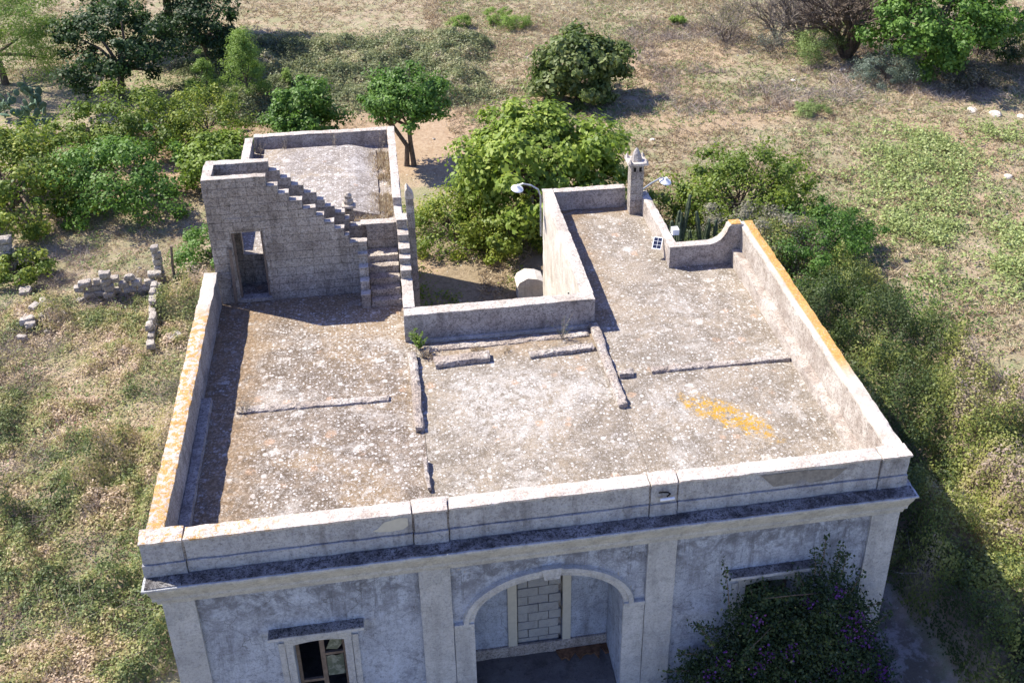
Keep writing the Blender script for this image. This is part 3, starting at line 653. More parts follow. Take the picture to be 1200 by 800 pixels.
# ---- open staircase
stair = bpy.data.objects.new('staircase', None); link(stair, label='roof staircase rising inside two stepped masonry walls'); stair.location = (2.5, 9.2, 0); attach(stair, villa)
prof = [(-.03, 1.60, 3.77), (1.60, 1.88, 3.50), (1.88, 2.15, 3.26), (2.15, 2.47, 3.02), (2.47, 2.80, 2.76), (2.80, 3.00, 2.52), (3.00, 3.25, 2.30), (3.25, 3.50, 2.08), (3.50, 3.62, 1.86), (3.62, 4.08, 1.62)]
D0, D1, DZ = .53, 1.34, 2.17
def stepped(y0, y1, dz, hole, label):
    g = Geo(); caps = []
    for k, (a, b, z) in enumerate(prof):
        z += dz
        z -= .02
        if hole and k == 0:
            h0, h1, hz0, hz1 = hole
            g.box(a, h0, y0, y1, -.02, z, cell=.13, jit=.01, wear=0); g.box(h0, h1, y0, y1, hz1, z, cell=.13, jit=.01, wear=0); g.box(h1, b, y0, y1, -.02, z, cell=.13, jit=.01, wear=0)
            if hz0 > 0: g.box(h0, h1, y0, y1, -.02, hz0, cell=.13, jit=.01, wear=0)
        else: g.box(a, b, y0, y1, -.02, z, cell=.13, jit=.01, wear=0)
        caps.append((a, b, z))
    o = g.obj('stepped_wall', M_STAIR, stair, label=label)
    for a, b, z in caps: B('coping', M_COPE, stair, a-.0, b+.02, y0-.012, y1+.012, z, z+.04, cell=.09, jit=.012, wear=.03, seed=a)
    return o
stepped(8.90, 9.12, 0, (D0, D1, .12, DZ), 'front stepped wall with the doorway')
stepped(9.92, 10.17, -.02, (.62, 1.36, .95, 2.35), 'rear stepped wall with a window opening')
B('end_wall', M_STAIR, stair, -.03, .20, 9.125, 9.915, -.02, 3.72, cell=.14)
B('coping', M_COPE, stair, -.04, .21, 9.135, 9.905, 3.725, 3.77, cell=.1)
B('landing', M_STRIP, stair, .205, 1.60, 9.125, 9.915, 2.92, 3.10, cell=.2, label='top landing')
for k in range(10):
    B('step', M_STRIP, stair, 1.60+.235*k, 1.60+.235*(k+1)-.004, 9.125, 9.915, 2.6-.21*k, 2.90-.205*k, cell=.2)
B('landing', M_STRIP, stair, 3.955, 4.91, 9.20, 9.64, 0, .98, cell=.15, label='sunlit turning landing')
for k, (y, z) in enumerate(((8.05, .20), (8.32, .40), (8.60, .60), (8.90, .80))):
    B('step', M_STRIP, stair, 4.08, 4.91, y, (8.318, 8.598, 8.898, 9.198)[k], -.02, z, cell=.12, wear=.02)
for k, (y0, y1, z) in enumerate(((8.03, 8.27, .42), (8.27, 8.50, .70), (8.50, 8.73, 1.0), (8.73, 8.898, 1.3))):
    B('stepped_wall', M_STAIR, stair, 3.83, 4.07, y0, y1, -.02, z, cell=.12, seed=k)
    B('coping', M_COPE, stair, 3.82, 4.08, y0-.01, y1+.01, z+.002, z+.035, cell=.1)
B('back_wall', M_STAIR, stair, 4.085, 4.94, 9.66, 9.92, -.02, 1.74, cell=.13, label='low wall behind the turning landing')
B('coping', M_COPE, stair, 3.93, 4.95, 9.65, 9.95, 1.74, 1.78, cell=.1, wear=.03)
for k, (y0, y1, z) in enumerate(((6.50, 7.95, .85), (7.95, 8.25, 1.13), (8.25, 8.52, 1.33), (8.52, 8.90, 1.50), (8.90, 9.25, 1.72), (9.25, 9.64, 2.02))):
    B('stepped_wall', M_STAIR, stair, 4.94, 5.22, y0, y1, -.3, z, cell=.12, seed=k+9)
    B('coping', M_COPE, stair, 4.93, 5.235, y0-.012, y1, z+.002, z+.035, cell=.1, jit=.012)
# tall flue pier in the light well with a gabled top
g = Geo(); g.box(5.23, 5.46, 9.68, 10.05, G, 2.45, cell=.25, jit=.012); o_ = g.obj('flue_pier', M_STAIR, villa, label='tall narrow pier with a gabled top beside the stair')
Geo().prism([(5.22, 2.45), (5.47, 2.45), (5.44, 2.55), (5.29, 2.78), (5.24, 2.7)], 'y', 9.67, 10.06).obj('cap', M_COPE, o_, fix=True)
# doorway trim and leaning jamb boards
B('lintel', M_STAIR, stair, .40, 1.46, 8.88, 8.897, 2.24, 2.62, cell=.15, label='faded lintel band over the doorway')
for a, b in ((.40, .50), (1.37, 1.44)):
    B('door_frame', M_STAIR, stair, a, b, 8.874, 8.897, .02, 2.235, cell=.3)
B('door_frame', M_WOOD, stair, D0+.002, D0+.06, 8.95, 9.02, .13, 2.16, cell=.5, jit=.003); B('door_frame', M_WOOD, stair, D1-.06, D1-.002, 8.95, 9.02, .13, 2.16, cell=.5, jit=.003)
Geo().prism([(.36, .05), (.44, .05), (.50, 1.75), (.43, 1.78)], 'y', 8.76, 8.80).obj('leaning_board', M_WOOD, stair, fix=True)
B('threshold', M_PAR, stair, D0-.05, D1+.05, 8.84, 9.11, .02, .135, cell=.1)
# annex parapets
parapet(-.10, .15, 10.2, 19.3, .62, M_PAR, M_COPE, 'annex side parapet beside the bushes', z0=-.3, over=(.02, 0), ct=.05)
parapet(.16, 4.88, 19.33, 19.6, .62, M_PAR, M_COPE, 'annex rear parapet in shade', z0=-.3, over=(0, .02), ct=.05)
parapet(4.90, 5.14, 13.6, 19.6, .62, M_PARL, M_COPE, 'annex side parapet beside the tree', z0=-.3, over=(.02, 0), ct=.05)
parapet(4.92, 5.14, 10.1, 13.59, .34, M_PARL, M_COPE, 'lower stretch of the annex side parapet', z0=-.3, over=(.02, 0), ct=.05)
# little masonry vent with stone cap behind the stair
g = Geo(); g.box(3.50, 3.74, 10.4, 10.64, -.02, 1.85, cell=.15); v_ = g.obj('vent_stack', M_STAIR, villa, label='small masonry vent stack with a stacked stone cap')
B('cap', M_COPE, v_, 3.42, 3.84, 10.30, 10.72, 1.95, 2.04, cell=.1, wear=.03)
for a in (3.49, 3.69): B('leg', M_COPE, v_, a, a+.06, 10.42, 10.62, 1.85, 1.95, cell=.2)
Geo().lathe((3.63, 10.51, 2.04), [(.13, 0), (.14, .10), (.10, .17), (.11, .26), (.05, .34)], 10).obj('finial', M_STAIR, v_)
# chimney
ch = B('chimney', M_STAIR, villa, 12.40, 12.82, 12.42, 12.84, -.02, 1.72, cell=.12, jit=.008, label='square stone chimney with a white pyramidal cap')
B('cap', M_COPE, ch, 12.28, 12.93, 12.30, 12.96, 1.76, 1.84, cell=.1, wear=.02)
for x in (12.48, 12.66): B('smoke_vent', M_BLACK, ch, x, x+.08, 12.405, 12.43, 1.52, 1.66, cell=.3, jit=0, wear=0)
g = Geo()
for cx, cy in ((12.35, 12.37), (12.86, 12.37), (12.35, 12.89), (12.86, 12.89)):
    Geo().lathe((cx, cy, 1.84), [(.09, 0), (.05, .06), (.01, .13)], 4).obj('finial', M_COPE, ch)
Geo().lathe((12.605, 12.63, 1.84), [(.20, 0), (.17, .08), (.13, .22), (.06, .36), (.01, .42)], 8).obj('finial', M_PAR, ch)

# ---- fixtures that sit on the house
def lamp(label, pts, dish, parentgroup='dish wall lamps'):
    t = thing('wall_lamp', label, 'lamp', pts[0], parentgroup)
    Geo().tube(pts, .028, 6).obj('arm', M_PIPE, t)
    Geo().lathe(dish, [(.04, .13), (.055, .08), (.08, .05), (.19, -.015), (.205, -.04), (.185, -.04), (.06, .02)], 18, Vector((.15, -.25, 1)).normalized()).obj('shade', M_WHITE, t)
    Geo().lathe(Vector(dish)-Vector((0, 0, .04)), [(.02, -.09), (.05, -.05), (.05, .04)], 10).obj('bulb', M_WHITE, t)
    return t
lamp('white dish lamp on a curved pipe at the light-well wall', [(9.60, 13.1, -.9), (9.60, 13.12, .55), (9.52, 13.15, .78), (9.30, 13.2, .92), (9.05, 13.25, .97), (8.95, 13.27, .93)], (8.87, 13.28, .82))
lamp('white dish lamp on a straight arm behind the chimney', [(12.84, 12.78, .66), (13.2, 12.85, .87), (13.5, 12.9, 1.0), (13.62, 12.9, 1.0)], (13.68, 12.9, .90))
sp = thing('solar_panel', 'small tilted solar panel clipped to the low parapet', 'solar panel', (12.6, 9.7, .42))
def tilt(name, mat, c, hx, hy, hz, rot, parent):
    g = Geo(); 
    for sx in (-1, 1):
        for sy in (-1, 1):
            for sz in (-1, 1): g.v.append(Vector(c)+rot @ Vector((sx*hx, sy*hy, sz*hz)))
    g.f = [[0, 1, 3, 2], [4, 6, 7, 5], [0, 4, 5, 1], [2, 3, 7, 6], [0, 2, 6, 4], [1, 5, 7, 3]]
    return g.obj(name, mat, parent, fix=True)
rt_ = (Matrix.Rotation(R_(-25), 3, 'Z') @ Matrix.Rotation(R_(38), 3, 'X'))
tilt('frame', M_WHITE, (12.60, 9.62, .44), .14, .20, .012, rt_, sp)
for i in range(2):
    for j in range(3): tilt('cell', M_PANEL, Vector((12.60, 9.62, .44))+rt_ @ Vector((-.062+.124*i, -.12+.12*j, .014)), .054, .052, .004, rt_, sp)
Geo().tube([(12.62, 9.65, .43), (12.80, 9.75, .5)], .015).obj('bracket', M_PIPE, sp)
fl = thing('floodlight', 'white box floodlight on the outer side of the low parapet', 'lamp', (13.12, 9.75, .7))
Geo().box(13.06, 13.26, 9.62, 9.86, .66, .84, cell=.1, jit=0, wear=.004).obj('housing', M_WHITE, fl); Geo().box(13.04, 13.10, 9.70, 9.78, .45, .66, cell=.2, jit=0, wear=0).obj('bracket', M_PIPE, fl)
tb = thing('light_fitting', 'broken white tube light on the front parapet pier', 'lamp', (9.9, -1.56, .72))
Geo().tube([(9.80, -1.60, .705), (10.10, -1.60, .715)], .032, 8).obj('tube', M_WHITE, tb)
Geo().tube([(9.78, -1.53, .84), (9.86, -1.57, .88), (9.97, -1.57, .86), (10.02, -1.55, .80), (9.95, -1.56, .74)], .018, 5).obj('wire', M_BLACK, tb)

# ------------------------------------------------------------------ foliage helpers
def set_float(me, nm, arr):
    a = me.attributes.new(nm, 'FLOAT', 'FACE'); a.data.foreach_set('value', np.ascontiguousarray(arr, np.float32))
def leaf_mesh(name, P, N, size, tint, aspect=.55, parent=None, mat=None, kw=None, bend=.0):
    """one small folded blade per point: P centres, N unit-ish normals"""
    n = len(P); N = N/np.maximum(np.linalg.norm(N, axis=1, keepdims=True), 1e-6)
    a = rng.normal(size=(n, 3)); U = a-(a*N).sum(1, keepdims=True)*N; U /= np.linalg.norm(U, axis=1, keepdims=True); W = np.cross(N, U)
    s = (np.asarray(size)*np.ones(n))[:, None]*.5
    v = np.stack([P-U*s, P+W*s*aspect+N*s*.12, P+U*s, P-W*s*aspect+N*s*.12], 1).reshape(-1, 3)
    me = bpy.data.meshes.new(name); me.vertices.add(4*n); me.vertices.foreach_set('co', v.ravel())
    me.loops.add(4*n); me.loops.foreach_set('vertex_index', np.arange(4*n, dtype=np.int32))
    me.polygons.add(n); me.polygons.foreach_set('loop_start', np.arange(0, 4*n, 4, dtype=np.int32)); me.update()
    set_float(me, 'tint', tint); me.materials.append(mat)
    o = bpy.data.objects.new(name, me); link(o, **(kw or {}))
    if parent is not None: attach(o, parent)
    return o
def blade_mesh(name, P, D, width, tint, mat, parent=None, kw=None):
    """grass blades: thin triangles from P along D"""
    n = len(P); a = rng.normal(size=(n, 3)); a[:, 2] *= .2; S = np.cross(D, a); S /= np.maximum(np.linalg.norm(S, axis=1, keepdims=True), 1e-6)
    wv = (np.asarray(width)*np.ones(n))[:, None]*.5
    v = np.stack([P-S*wv, P+S*wv, P+D], 1).reshape(-1, 3)
    me = bpy.data.meshes.new(name); me.vertices.add(3*n); me.vertices.foreach_set('co', v.ravel())
    me.loops.add(3*n); me.loops.foreach_set('vertex_index', np.arange(3*n, dtype=np.int32))
    me.polygons.add(n); me.polygons.foreach_set('loop_start', np.arange(0, 3*n, 3, dtype=np.int32)); me.update()
    set_float(me, 'tint', tint); me.materials.append(mat)
    o = bpy.data.objects.new(name, me); link(o, **(kw or {}))
    if parent is not None: attach(o, parent)
    return o

def tree(name, label, cat, loc, rad, zc, mat, nclump=60, per=160, leaf=.16, crf=.30, trunk=.12, group=None, low=-.55, nlimb=9, bark=None, tb=(.0, 1.), up=.5, aspect=.6, seed=1, shape=1., multi=1):
    """loc: foot; rad: crown radii; zc: crown centre height above foot"""
    r = np.random.default_rng(seed); t = thing(name, label, cat, loc, group); L0 = np.array(loc, float); bark = bark or M_BARK
    d = r.normal(size=(nclump*3, 3)); d /= np.linalg.norm(d, axis=1, keepdims=True); d = d[d[:, 2] > low][:nclump]
    k = len(d); rr = r.uniform(.45, 1.0, k)**.6*(.78+.42*r.random(k)); sm = r.random(k) < .18; rr[sm] *= 1.15
    C = L0+np.array([0, 0, zc])+d*rr[:, None]*np.array(rad)*np.array([1, 1, 1.])
    if shape != 1.: # conical: narrower towards the top
        h = (C[:, 2]-(loc[2]+zc-rad[2]))/(2*rad[2]); f = np.clip(1.25-h*1.05, .12, 1.1)[:, None]; C[:, :2] = L0[:2]+(C[:, :2]-L0[:2])*f
    cr = crf*np.mean(rad)*r.uniform(.55, 1.3, k); cr[sm] *= .55
    ct = r.random(k)
    idx = np.repeat(np.arange(k), per); q = r.normal(size=(len(idx), 3)); q /= np.linalg.norm(q, axis=1, keepdims=True)
    rad_l = cr[idx]*r.uniform(.25, 1., len(idx))**.5*(1+.25*r.normal(size=len(idx)))
    P = C[idx]+q*rad_l[:, None]*np.array([1.15, 1.15, .75])
    P[:, 2] = np.maximum(P[:, 2], loc[2]+.08+.1*r.random(len(P)))
    Nn = q*.8+np.array([0, 0, up])+r.normal(size=q.shape)*.45+d[idx]*.35
    tint = np.clip(tb[0]+(tb[1]-tb[0])*(.08+.5*ct[idx]+.5*r.random(len(idx))**1.4), 0, 1)
    leaf_mesh('crown', P, Nn, leaf*r.uniform(.6, 1.25, len(P)), tint, aspect, t, mat)
    g = Geo()
    for m_ in range(multi):
        off = Vector((r.normal()*.12*(multi > 1), r.normal()*.12*(multi > 1), 0))
        top = Vector(loc)+Vector((r.normal()*.15, r.normal()*.15, max(.3, zc*.62))); mid = (Vector(loc)+top)/2+Vector((r.normal()*.06, r.normal()*.06, 0))
        g.tube([Vector(loc)+off-Vector((0, 0, .2)), Vector(loc)+off*.9+Vector((0, 0, .15)), mid+off*.6, top+off*3*(multi > 1)], [trunk*1.35, trunk*1.05, trunk*.9, trunk*.75], 8)
        fk = top+off*3*(multi > 1)
        for j in range(nlimb):
            c = Vector(C[r.integers(k)]); a = fk+Vector((0, 0, -.1)); m1 = a.lerp(c, .45)+Vector((r.normal()*.12, r.normal()*.12, .1*r.random()))
            g.tube([a, m1, c], [trunk*.6, trunk*.36, trunk*.12], 5)
    g.obj('trunk', bark, t)
    return t
def twig_tree(name, label, cat, loc, h, spread, n0=6, depth=5, bark=None, rad=.06, seed=1, group=None, leaves=0, lmat=None, lsize=.06, lean=(0, 0)):
    r = random.Random(seed); t = thing(name, label, cat, loc, group); g = Geo(); tips = []
    def grow(p, d, ln, rd, k):
        q = p+d*ln+Vector((r.gauss(0, .05), r.gauss(0, .05), 0))*ln; m = p.lerp(q, .5)+Vector((r.gauss(0, .06), r.gauss(0, .06), r.gauss(0, .04)))*ln
        g.tube([p, m, q], [rd, rd*.8, rd*.62], 5 if k > 2 else 3); tips.append(q)
        if k == 0: return
        for _ in range(3 if k > 1 else 4):
            nd = (d+Vector((r.gauss(0, .42)*spread, r.gauss(0, .42)*spread, r.gauss(.06, .22)))).normalized(); grow(q if r.random() < .7 else m, nd, ln*r.uniform(.6, .82), rd*.58, k-1)
    for i in range(n0):
        a = 2*math.pi*i/n0+r.random(); grow(Vector(loc)-Vector((0, 0, .1)), Vector((math.cos(a)*.5*spread+lean[0], math.sin(a)*.5*spread+lean[1], 1)).normalized(), h*.34, rad, depth)
    g.obj('branches', bark or M_BARKG, t)
    if leaves:
        T = np.array([tuple(v) for v in tips]); idx = rng.integers(0, len(T), leaves)
        leaf_mesh('crown', T[idx]+rng.normal(size=(leaves, 3))*h*.05, rng.normal(size=(leaves, 3))+[0, 0, .5], lsize*rng.uniform(.6, 1.3, leaves), rng.random(leaves), .5, t, lmat)
    return t
def gz(x, y): return float(terrain(np.array([x]), np.array([y]))[0])
def bush(name, label, x, y, rad, h, mat, **k):
    return tree(name, label, k.pop('cat', 'bush'), (x, y, gz(x, y)), (rad[0], rad[1], h*.55), h*.48, mat, low=-.75, **k)

# ---- trees and shrubs one can tell apart
tree('fig_tree', 'largest spreading light-green tree right behind the light well', 'tree', (10.9, 22.4, G), (3.45, 3.7, 2.4), 2.75, LM['fig'], 125, 170, .26, .2, .2, seed=103, nlimb=14, up=.5, low=-.6, multi=3)
bush('fig_shrub', 'loose green shrub filling the ground behind the light well', 7.5, 21.4, (2.6, 1.9), 2.0, LM['yellowgreen'], nclump=60, per=150, leaf=.13, crf=.26, trunk=.05, seed=4, multi=4)
bush('fig_shrub', 'leafy shrub against the foot of the limewashed wall', 9.6, 20.3, (1.7, 2.0), 2.5, LM['yellowgreen'], nclump=40, per=150, leaf=.15, crf=.26, trunk=.05, seed=5, tb=(.3, 1))
bush('loquat_tree', 'isolated dense rounded tree alone in the dry field', 15.3, 36.8, (2.55, 2.4), 3.5, LM['loquat'], cat='tree', nclump=90, per=140, leaf=.30, crf=.22, trunk=.16, seed=6, up=.3)
tree('citrus_tree', 'round-headed dark green tree on a visible double trunk', 'tree', (6.0, 29.4, gz(6.0, 29.4)), (1.95, 1.8, 1.6), 3.35, LM['citrus'], 80, 170, .17, .28, .12, seed=7, low=-.55, multi=2, tb=(.1, 1))
bush('citrus_tree', 'low domed citrus tree just behind the annex wall', 1.2, 32.4, (1.8, 1.6), 3.1, LM['citrus'], cat='tree', nclump=75, per=170, leaf=.18, crf=.27, tb=(.15, 1), trunk=.1, seed=8)
bush('fig_shrub', 'broad-leaved fig bush beside the annex corner', -2.2, 28.4, (2.4, 2.0), 2.3, LM['fig'], nclump=60, per=150, leaf=.2, crf=.27, trunk=.08, seed=9, tb=(0, .7), multi=3)
bush('fig_shrub', 'taller loose bush behind the fig by the annex', -3.6, 33.2, (1.9, 2.2), 3.0, LM['yellowgreen'], nclump=50, per=150, leaf=.14, crf=.26, trunk=.07, seed=10)
tree('pine_sapling', 'bright green young pine standing at the edge of the brambles', 'tree', (-2.1, 38.3, gz(-2.1, 38.3)), (1.25, 1.2, 2.1), 2.4, LM['pine'], 70, 180, .16, .26, .08, seed=11, shape=2, aspect=.18, low=-.9)
tree('pine_sapling', 'smaller young pine left of the bright green one', 'tree', (-4.3, 38.4, gz(-4.3, 38.4)), (.95, .9, 1.4), 1.6, LM['pine'], 40, 160, .15, .28, .06, seed=12, shape=2, aspect=.18, low=-.9)
tree('pine_sapling', 'tiny pine seedling poking from the brambles', 'tree', (-.2, 39.6, gz(-.2, 39.6)), (.5, .5, .7), .8, LM['pine'], 18, 120, .14, .3, .04, seed=13, shape=2, aspect=.18, low=-.9)
tree('pine_tree', 'large light green pine in the far corner of the garden', 'tree', (-15.6, 43.6, gz(-15.6, 43.6)), (3.9, 3.2, 3.3), 2.9, LM['pine'], 150, 200, .2, .24, .2, seed=14, aspect=.2, low=-.7)
tree('carob_tree', 'big dark evergreen tree throwing a long shadow over the brambles', 'tree', (-7.5, 49.5, gz(-7.5, 49.5)), (4.6, 4.2, 3.2), 4.8, LM['dark'], 130, 190, .24, .22, .3, seed=15, low=-.6)
tree('carob_tree', 'dark evergreen tree between the pine and the long-shadowed one', 'tree', (-9.0, 40.5, gz(-9, 40.5)), (2.8, 2.8, 2.2), 3.0, LM['dark'], 80, 170, .2, .25, .2, seed=16, low=-.7)
tree('holm_oak', 'dark tree near the brambles behind the young pines', 'tree', (-5.0, 44.0, gz(-5, 44)), (2.4, 2.2, 2.0), 2.7, LM['dark'], 70, 170, .18, .26, .16, seed=17, low=-.7, tb=(.1, .9))
bush('citrus_bush', 'wide yellow-green citrus hedge mass at the garden edge', -11.2, 27.0, (3.5, 3.9), 3.6, LM['yellowgreen'], nclump=120, per=190, leaf=.17, crf=.2, trunk=.12, seed=18, multi=3)
bush('citrus_bush', 'green bush in the garden between the hedge and the annex', -6.4, 26.6, (2.8, 2.7), 2.9, LM['citrus'], nclump=80, per=160, leaf=.16, crf=.23, trunk=.1, seed=19, tb=(.2, 1))
bush('citrus_bush', 'leafy bush between the garden bushes and the young pines', -7.2, 33.4, (2.9, 2.7), 2.8, LM['yellowgreen'], nclump=70, per=160, leaf=.17, crf=.24, trunk=.1, seed=20, tb=(0, .7))
bush('citrus_bush', 'small bush at the foot of the broken gate pillar', -9.4, 21.3, (1.2, 1.0), 1.1, LM['yellowgreen'], nclump=30, per=130, leaf=.13, crf=.3, trunk=.05, seed=21)
bush('ivy_bush', 'dark ivy mound against the stair house wall', -2.3, 20.4, (1.2, 1.8), 1.8, LM['citrus'], nclump=40, per=150, leaf=.12, crf=.28, trunk=.05, seed=22, tb=(.2, 1))
# top right group
tree('pepper_tree', 'tall green feathery tree at the edge of the field', 'tree', (36.2, 37.6, gz(36.2, 37.6)), (4.4, 3.6, 3.2), 3.6, LM['citrus'], 130, 190, .24, .19, .2, seed=23, low=-.9, tb=(.1, 1), multi=2)
bush('olive_bush', 'blue-grey bush at the foot of the feathery tree', 33.0, 36.4, (1.9, 1.6), 2.1, LM['grey'], nclump=50, per=170, leaf=.12, crf=.28, trunk=.06, seed=24, aspect=.3)
bush('broom_bush', 'upright light green bush before the dead tree', 30.6, 40.6, (1.7, 1.5), 2.2, LM['green'], nclump=50, per=160, leaf=.14, crf=.27, trunk=.05, seed=25, aspect=.25, tb=(.2, .8))
twig_tree('dead_tree', 'leafless tangled dead tree with dark trunks', 'tree', (32.6, 41.0, gz(32.6, 41.0)), 6.2, 1.0, 7, 5, M_BARK, .24, 3)
twig_tree('dead_tree', 'grey brittle dead crown leaning against the feathery tree', 'tree', (31.0, 43.6, gz(31, 43.6)), 5.0, 1.2, 9, 5, M_BARKG, .12, 13)
twig_tree('dead_tree', 'second dead tree leaning out of the frame beyond the broom', 'tree', (29.6, 45.0, gz(29.6, 45)), 3.6, 1.1, 6, 5, M_BARKG, .09, 8)
twig_tree('bare_shrub', 'bare fan-shaped shrub with a thin olive haze of leaves', 'bush', (26.2, 45.0, gz(26.2, 45)), 3.4, 1.3, 6, 5, M_BARKG, .06, 5, leaves=1800, lmat=LM['olive'], lsize=.09)
twig_tree('bare_shrub', 'low twiggy shrub beside the fan-shaped one', 'bush', (28.3, 42.6, gz(28.3, 42.6)), 1.9, 1.4, 6, 4, M_BARKG, .04, 6, leaves=1200, lmat=LM['grey'], lsize=.08)
bush('broom_bush', 'dark low bush behind the feathery tree', 40.5, 39.8, (2.8, 2.2), 3.2, LM['dark'], nclump=50, per=140, leaf=.16, crf=.26, trunk=.08, seed=27)
bush('thorn_bush', 'dark thorny scrub in the shade right of the feathery tree', 43.2, 36.8, (3.0, 1.8), 2.0, LM['olive'], nclump=50, per=130, leaf=.13, crf=.25, trunk=.06, seed=46, tb=(0, .8))
bush('thorn_bush', 'brown thorny scrub under the feathery tree', 37.6, 34.6, (2.2, .9), 1.1, LM['greytwig'], nclump=36, per=120, leaf=.12, crf=.28, trunk=.04, seed=47, tb=(0, .8))
for i, (x, y, s_, l) in enumerate(((10.1, 50.6, .75, 'bright green broom tuft, smaller of two in the dry grass'), (12.7, 51.2, .95, 'bright green broom tuft beside the lower one'), (13.6, 49.6, 1.0, 'bright green broom tuft, lowest of three in the dry grass'), (24.2, 48.6, .6, 'green tuft near the bare shrub'))):
    bush('broom_tuft', l, x, y, (s_, s_*.8), s_*1.0, LM['pine'], nclump=26, per=120, leaf=.16, crf=.32, trunk=.03, seed=30+i, aspect=.15, up=1., tb=(.2, .8))
bush('grass_tussock', 'pale green rounded tussock in the open field', 27.2, 32.4, (1.0, .8), .6, LM['green'], nclump=30, per=120, leaf=.16, crf=.3, trunk=.02, seed=36, aspect=.12, up=1.)
# shrubs behind the grey deck
bush('almond_bush', 'loose olive-green bush behind the cactus clump', 19.3, 21.2, (3.3, 2.7), 3.1, LM['yellowgreen'], nclump=110, per=140, leaf=.16, crf=.22, trunk=.07, seed=40, tb=(0, .75), multi=3)
bush('rosemary_bush', 'dense dark green bush at the corner of the house', 20.4, 16.0, (2.0, 2.1), 2.3, LM['citrus'], nclump=70, per=150, leaf=.11, crf=.25, trunk=.06, seed=41, tb=(0, .8))
bush('myrtle_bush', 'greyish twiggy bush between the house and the dark bush', 18.6, 17.2, (2.1, 1.9), 2.7, LM['greytwig'], nclump=60, per=150, leaf=.10, crf=.26, trunk=.05, seed=42, tb=(.1, 1))
bush('myrtle_bush', 'small grey-green twiggy bush against the outer wall by the swept corner', 17.6, 13.0, (1.6, 1.7), 2.1, LM['greytwig'], nclump=50, per=140, leaf=.10, crf=.26, trunk=.05, seed=43, tb=(0, .6))
bush('rosemary_bush', 'dark rounded bush between the olive-green bush and the bramble bank', 22.0, 18.2, (2.0, 1.9), 2.0, LM['citrus'], nclump=60, per=150, leaf=.12, crf=.26, trunk=.05, seed=48, tb=(0, .8))
bush('myrtle_bush', 'thick green bush in the middle of the bramble bank', 19.6, 12.8, (1.9, 1.7), 1.7, LM['citrus'], nclump=50, per=150, leaf=.10, crf=.27, trunk=.05, seed=44, tb=(.1, .9))

# columnar cactus clump
cc = thing('cactus_clump', 'clump of dark columnar cactus stems behind the swept parapet', 'cactus', (15.6, 15.0, G))
def cact_stem(h, r0):
    g = Geo(); n_ = 12; rings = 9
    for i in range(rings+1):
        t = i/rings; t = t if i < rings-3 else (.9, .955, .985, 1.0)[i-rings+3]; rr = r0*(1.0 if t < .95 else (.8 if t < .99 else .4))*(1+.10*math.sin(i*2.3))
        for k in range(n_): g.v.append(Vector((math.cos(2*math.pi*k/n_)*rr*(1 if k % 2 else .8), math.sin(2*math.pi*k/n_)*rr*(1 if k % 2 else .8), h*t)))
    for i in range(rings):
        for k in range(n_): g.f.append([i*n_+k, i*n_+(k+1) % n_, (i+1)*n_+(k+1) % n_, (i+1)*n_+k])
    g.f.append([rings*n_+k for k in range(n_)]); return g
pro = [cact_stem(3.9, .085), cact_stem(3.3, .08), cact_stem(2.7, .075)]
pm = []
for g in pro:
    me = bpy.data.meshes.new('stem'); me.from_pydata([tuple(v) for v in g.v], [], g.f); me.materials.append(M_CACT); pm.append(me)
for i in range(75):
    o = bpy.data.objects.new('stem', pm[i % 3]); link(o)
    x = 14.3+random.random()*2.9; y = 13.6+random.random()*2.8
    o.location = (x, y, G); o.rotation_euler = (random.gauss(0, .10), random.gauss(0, .08), random.random()*6); s_ = random.uniform(.5, 1.06); o.scale = (1, 1, s_); attach(o, cc)
bush('myrtle_bush', 'low scrub growing through the columnar cactus clump', 15.2, 13.9, (1.7, 1.3), 3.3, LM['yellowgreen'], nclump=46, per=90, leaf=.10, crf=.2, trunk=.04, seed=45, tb=(0, .7))
# prickly pears
def prickly(label, x, y, n_=34, seed=1):
    r = random.Random(seed); t = thing('prickly_pear', label, 'cactus', (x, y, gz(x, y)), 'prickly pears at the garden edge')
    g = Geo().lathe((0, 0, 0), [(.02, -.035), (.16, -.03), (.2, 0), (.16, .03), (.02, .035)], 10)
    me = bpy.data.meshes.new('pad'); me.from_pydata([(v.x*.8, v.y+.2, v.z) for v in g.v], [], g.f); me.materials.append(M_PEAR)
    for i in range(n_):
        o = bpy.data.objects.new('pad', me); link(o); a = r.random()*6.3; q = r.random()**.5*1.1
        o.location = (x+math.cos(a)*q, y+math.sin(a)*q*.8, gz(x, y)+r.uniform(.1, 1.7)*(1.2-q*.5)); o.rotation_euler = (R_(90)+r.gauss(0, .6), r.gauss(0, .6), r.random()*6.3)
        s_ = r.uniform(.9, 1.5); o.scale = (s_, s_, s_); attach(o, t)
prickly('prickly pear nearest the big pine', -13.6, 38.6, 40, 1); prickly('prickly pear below the other, by the citrus hedge', -12.2, 35.4, 34, 2)

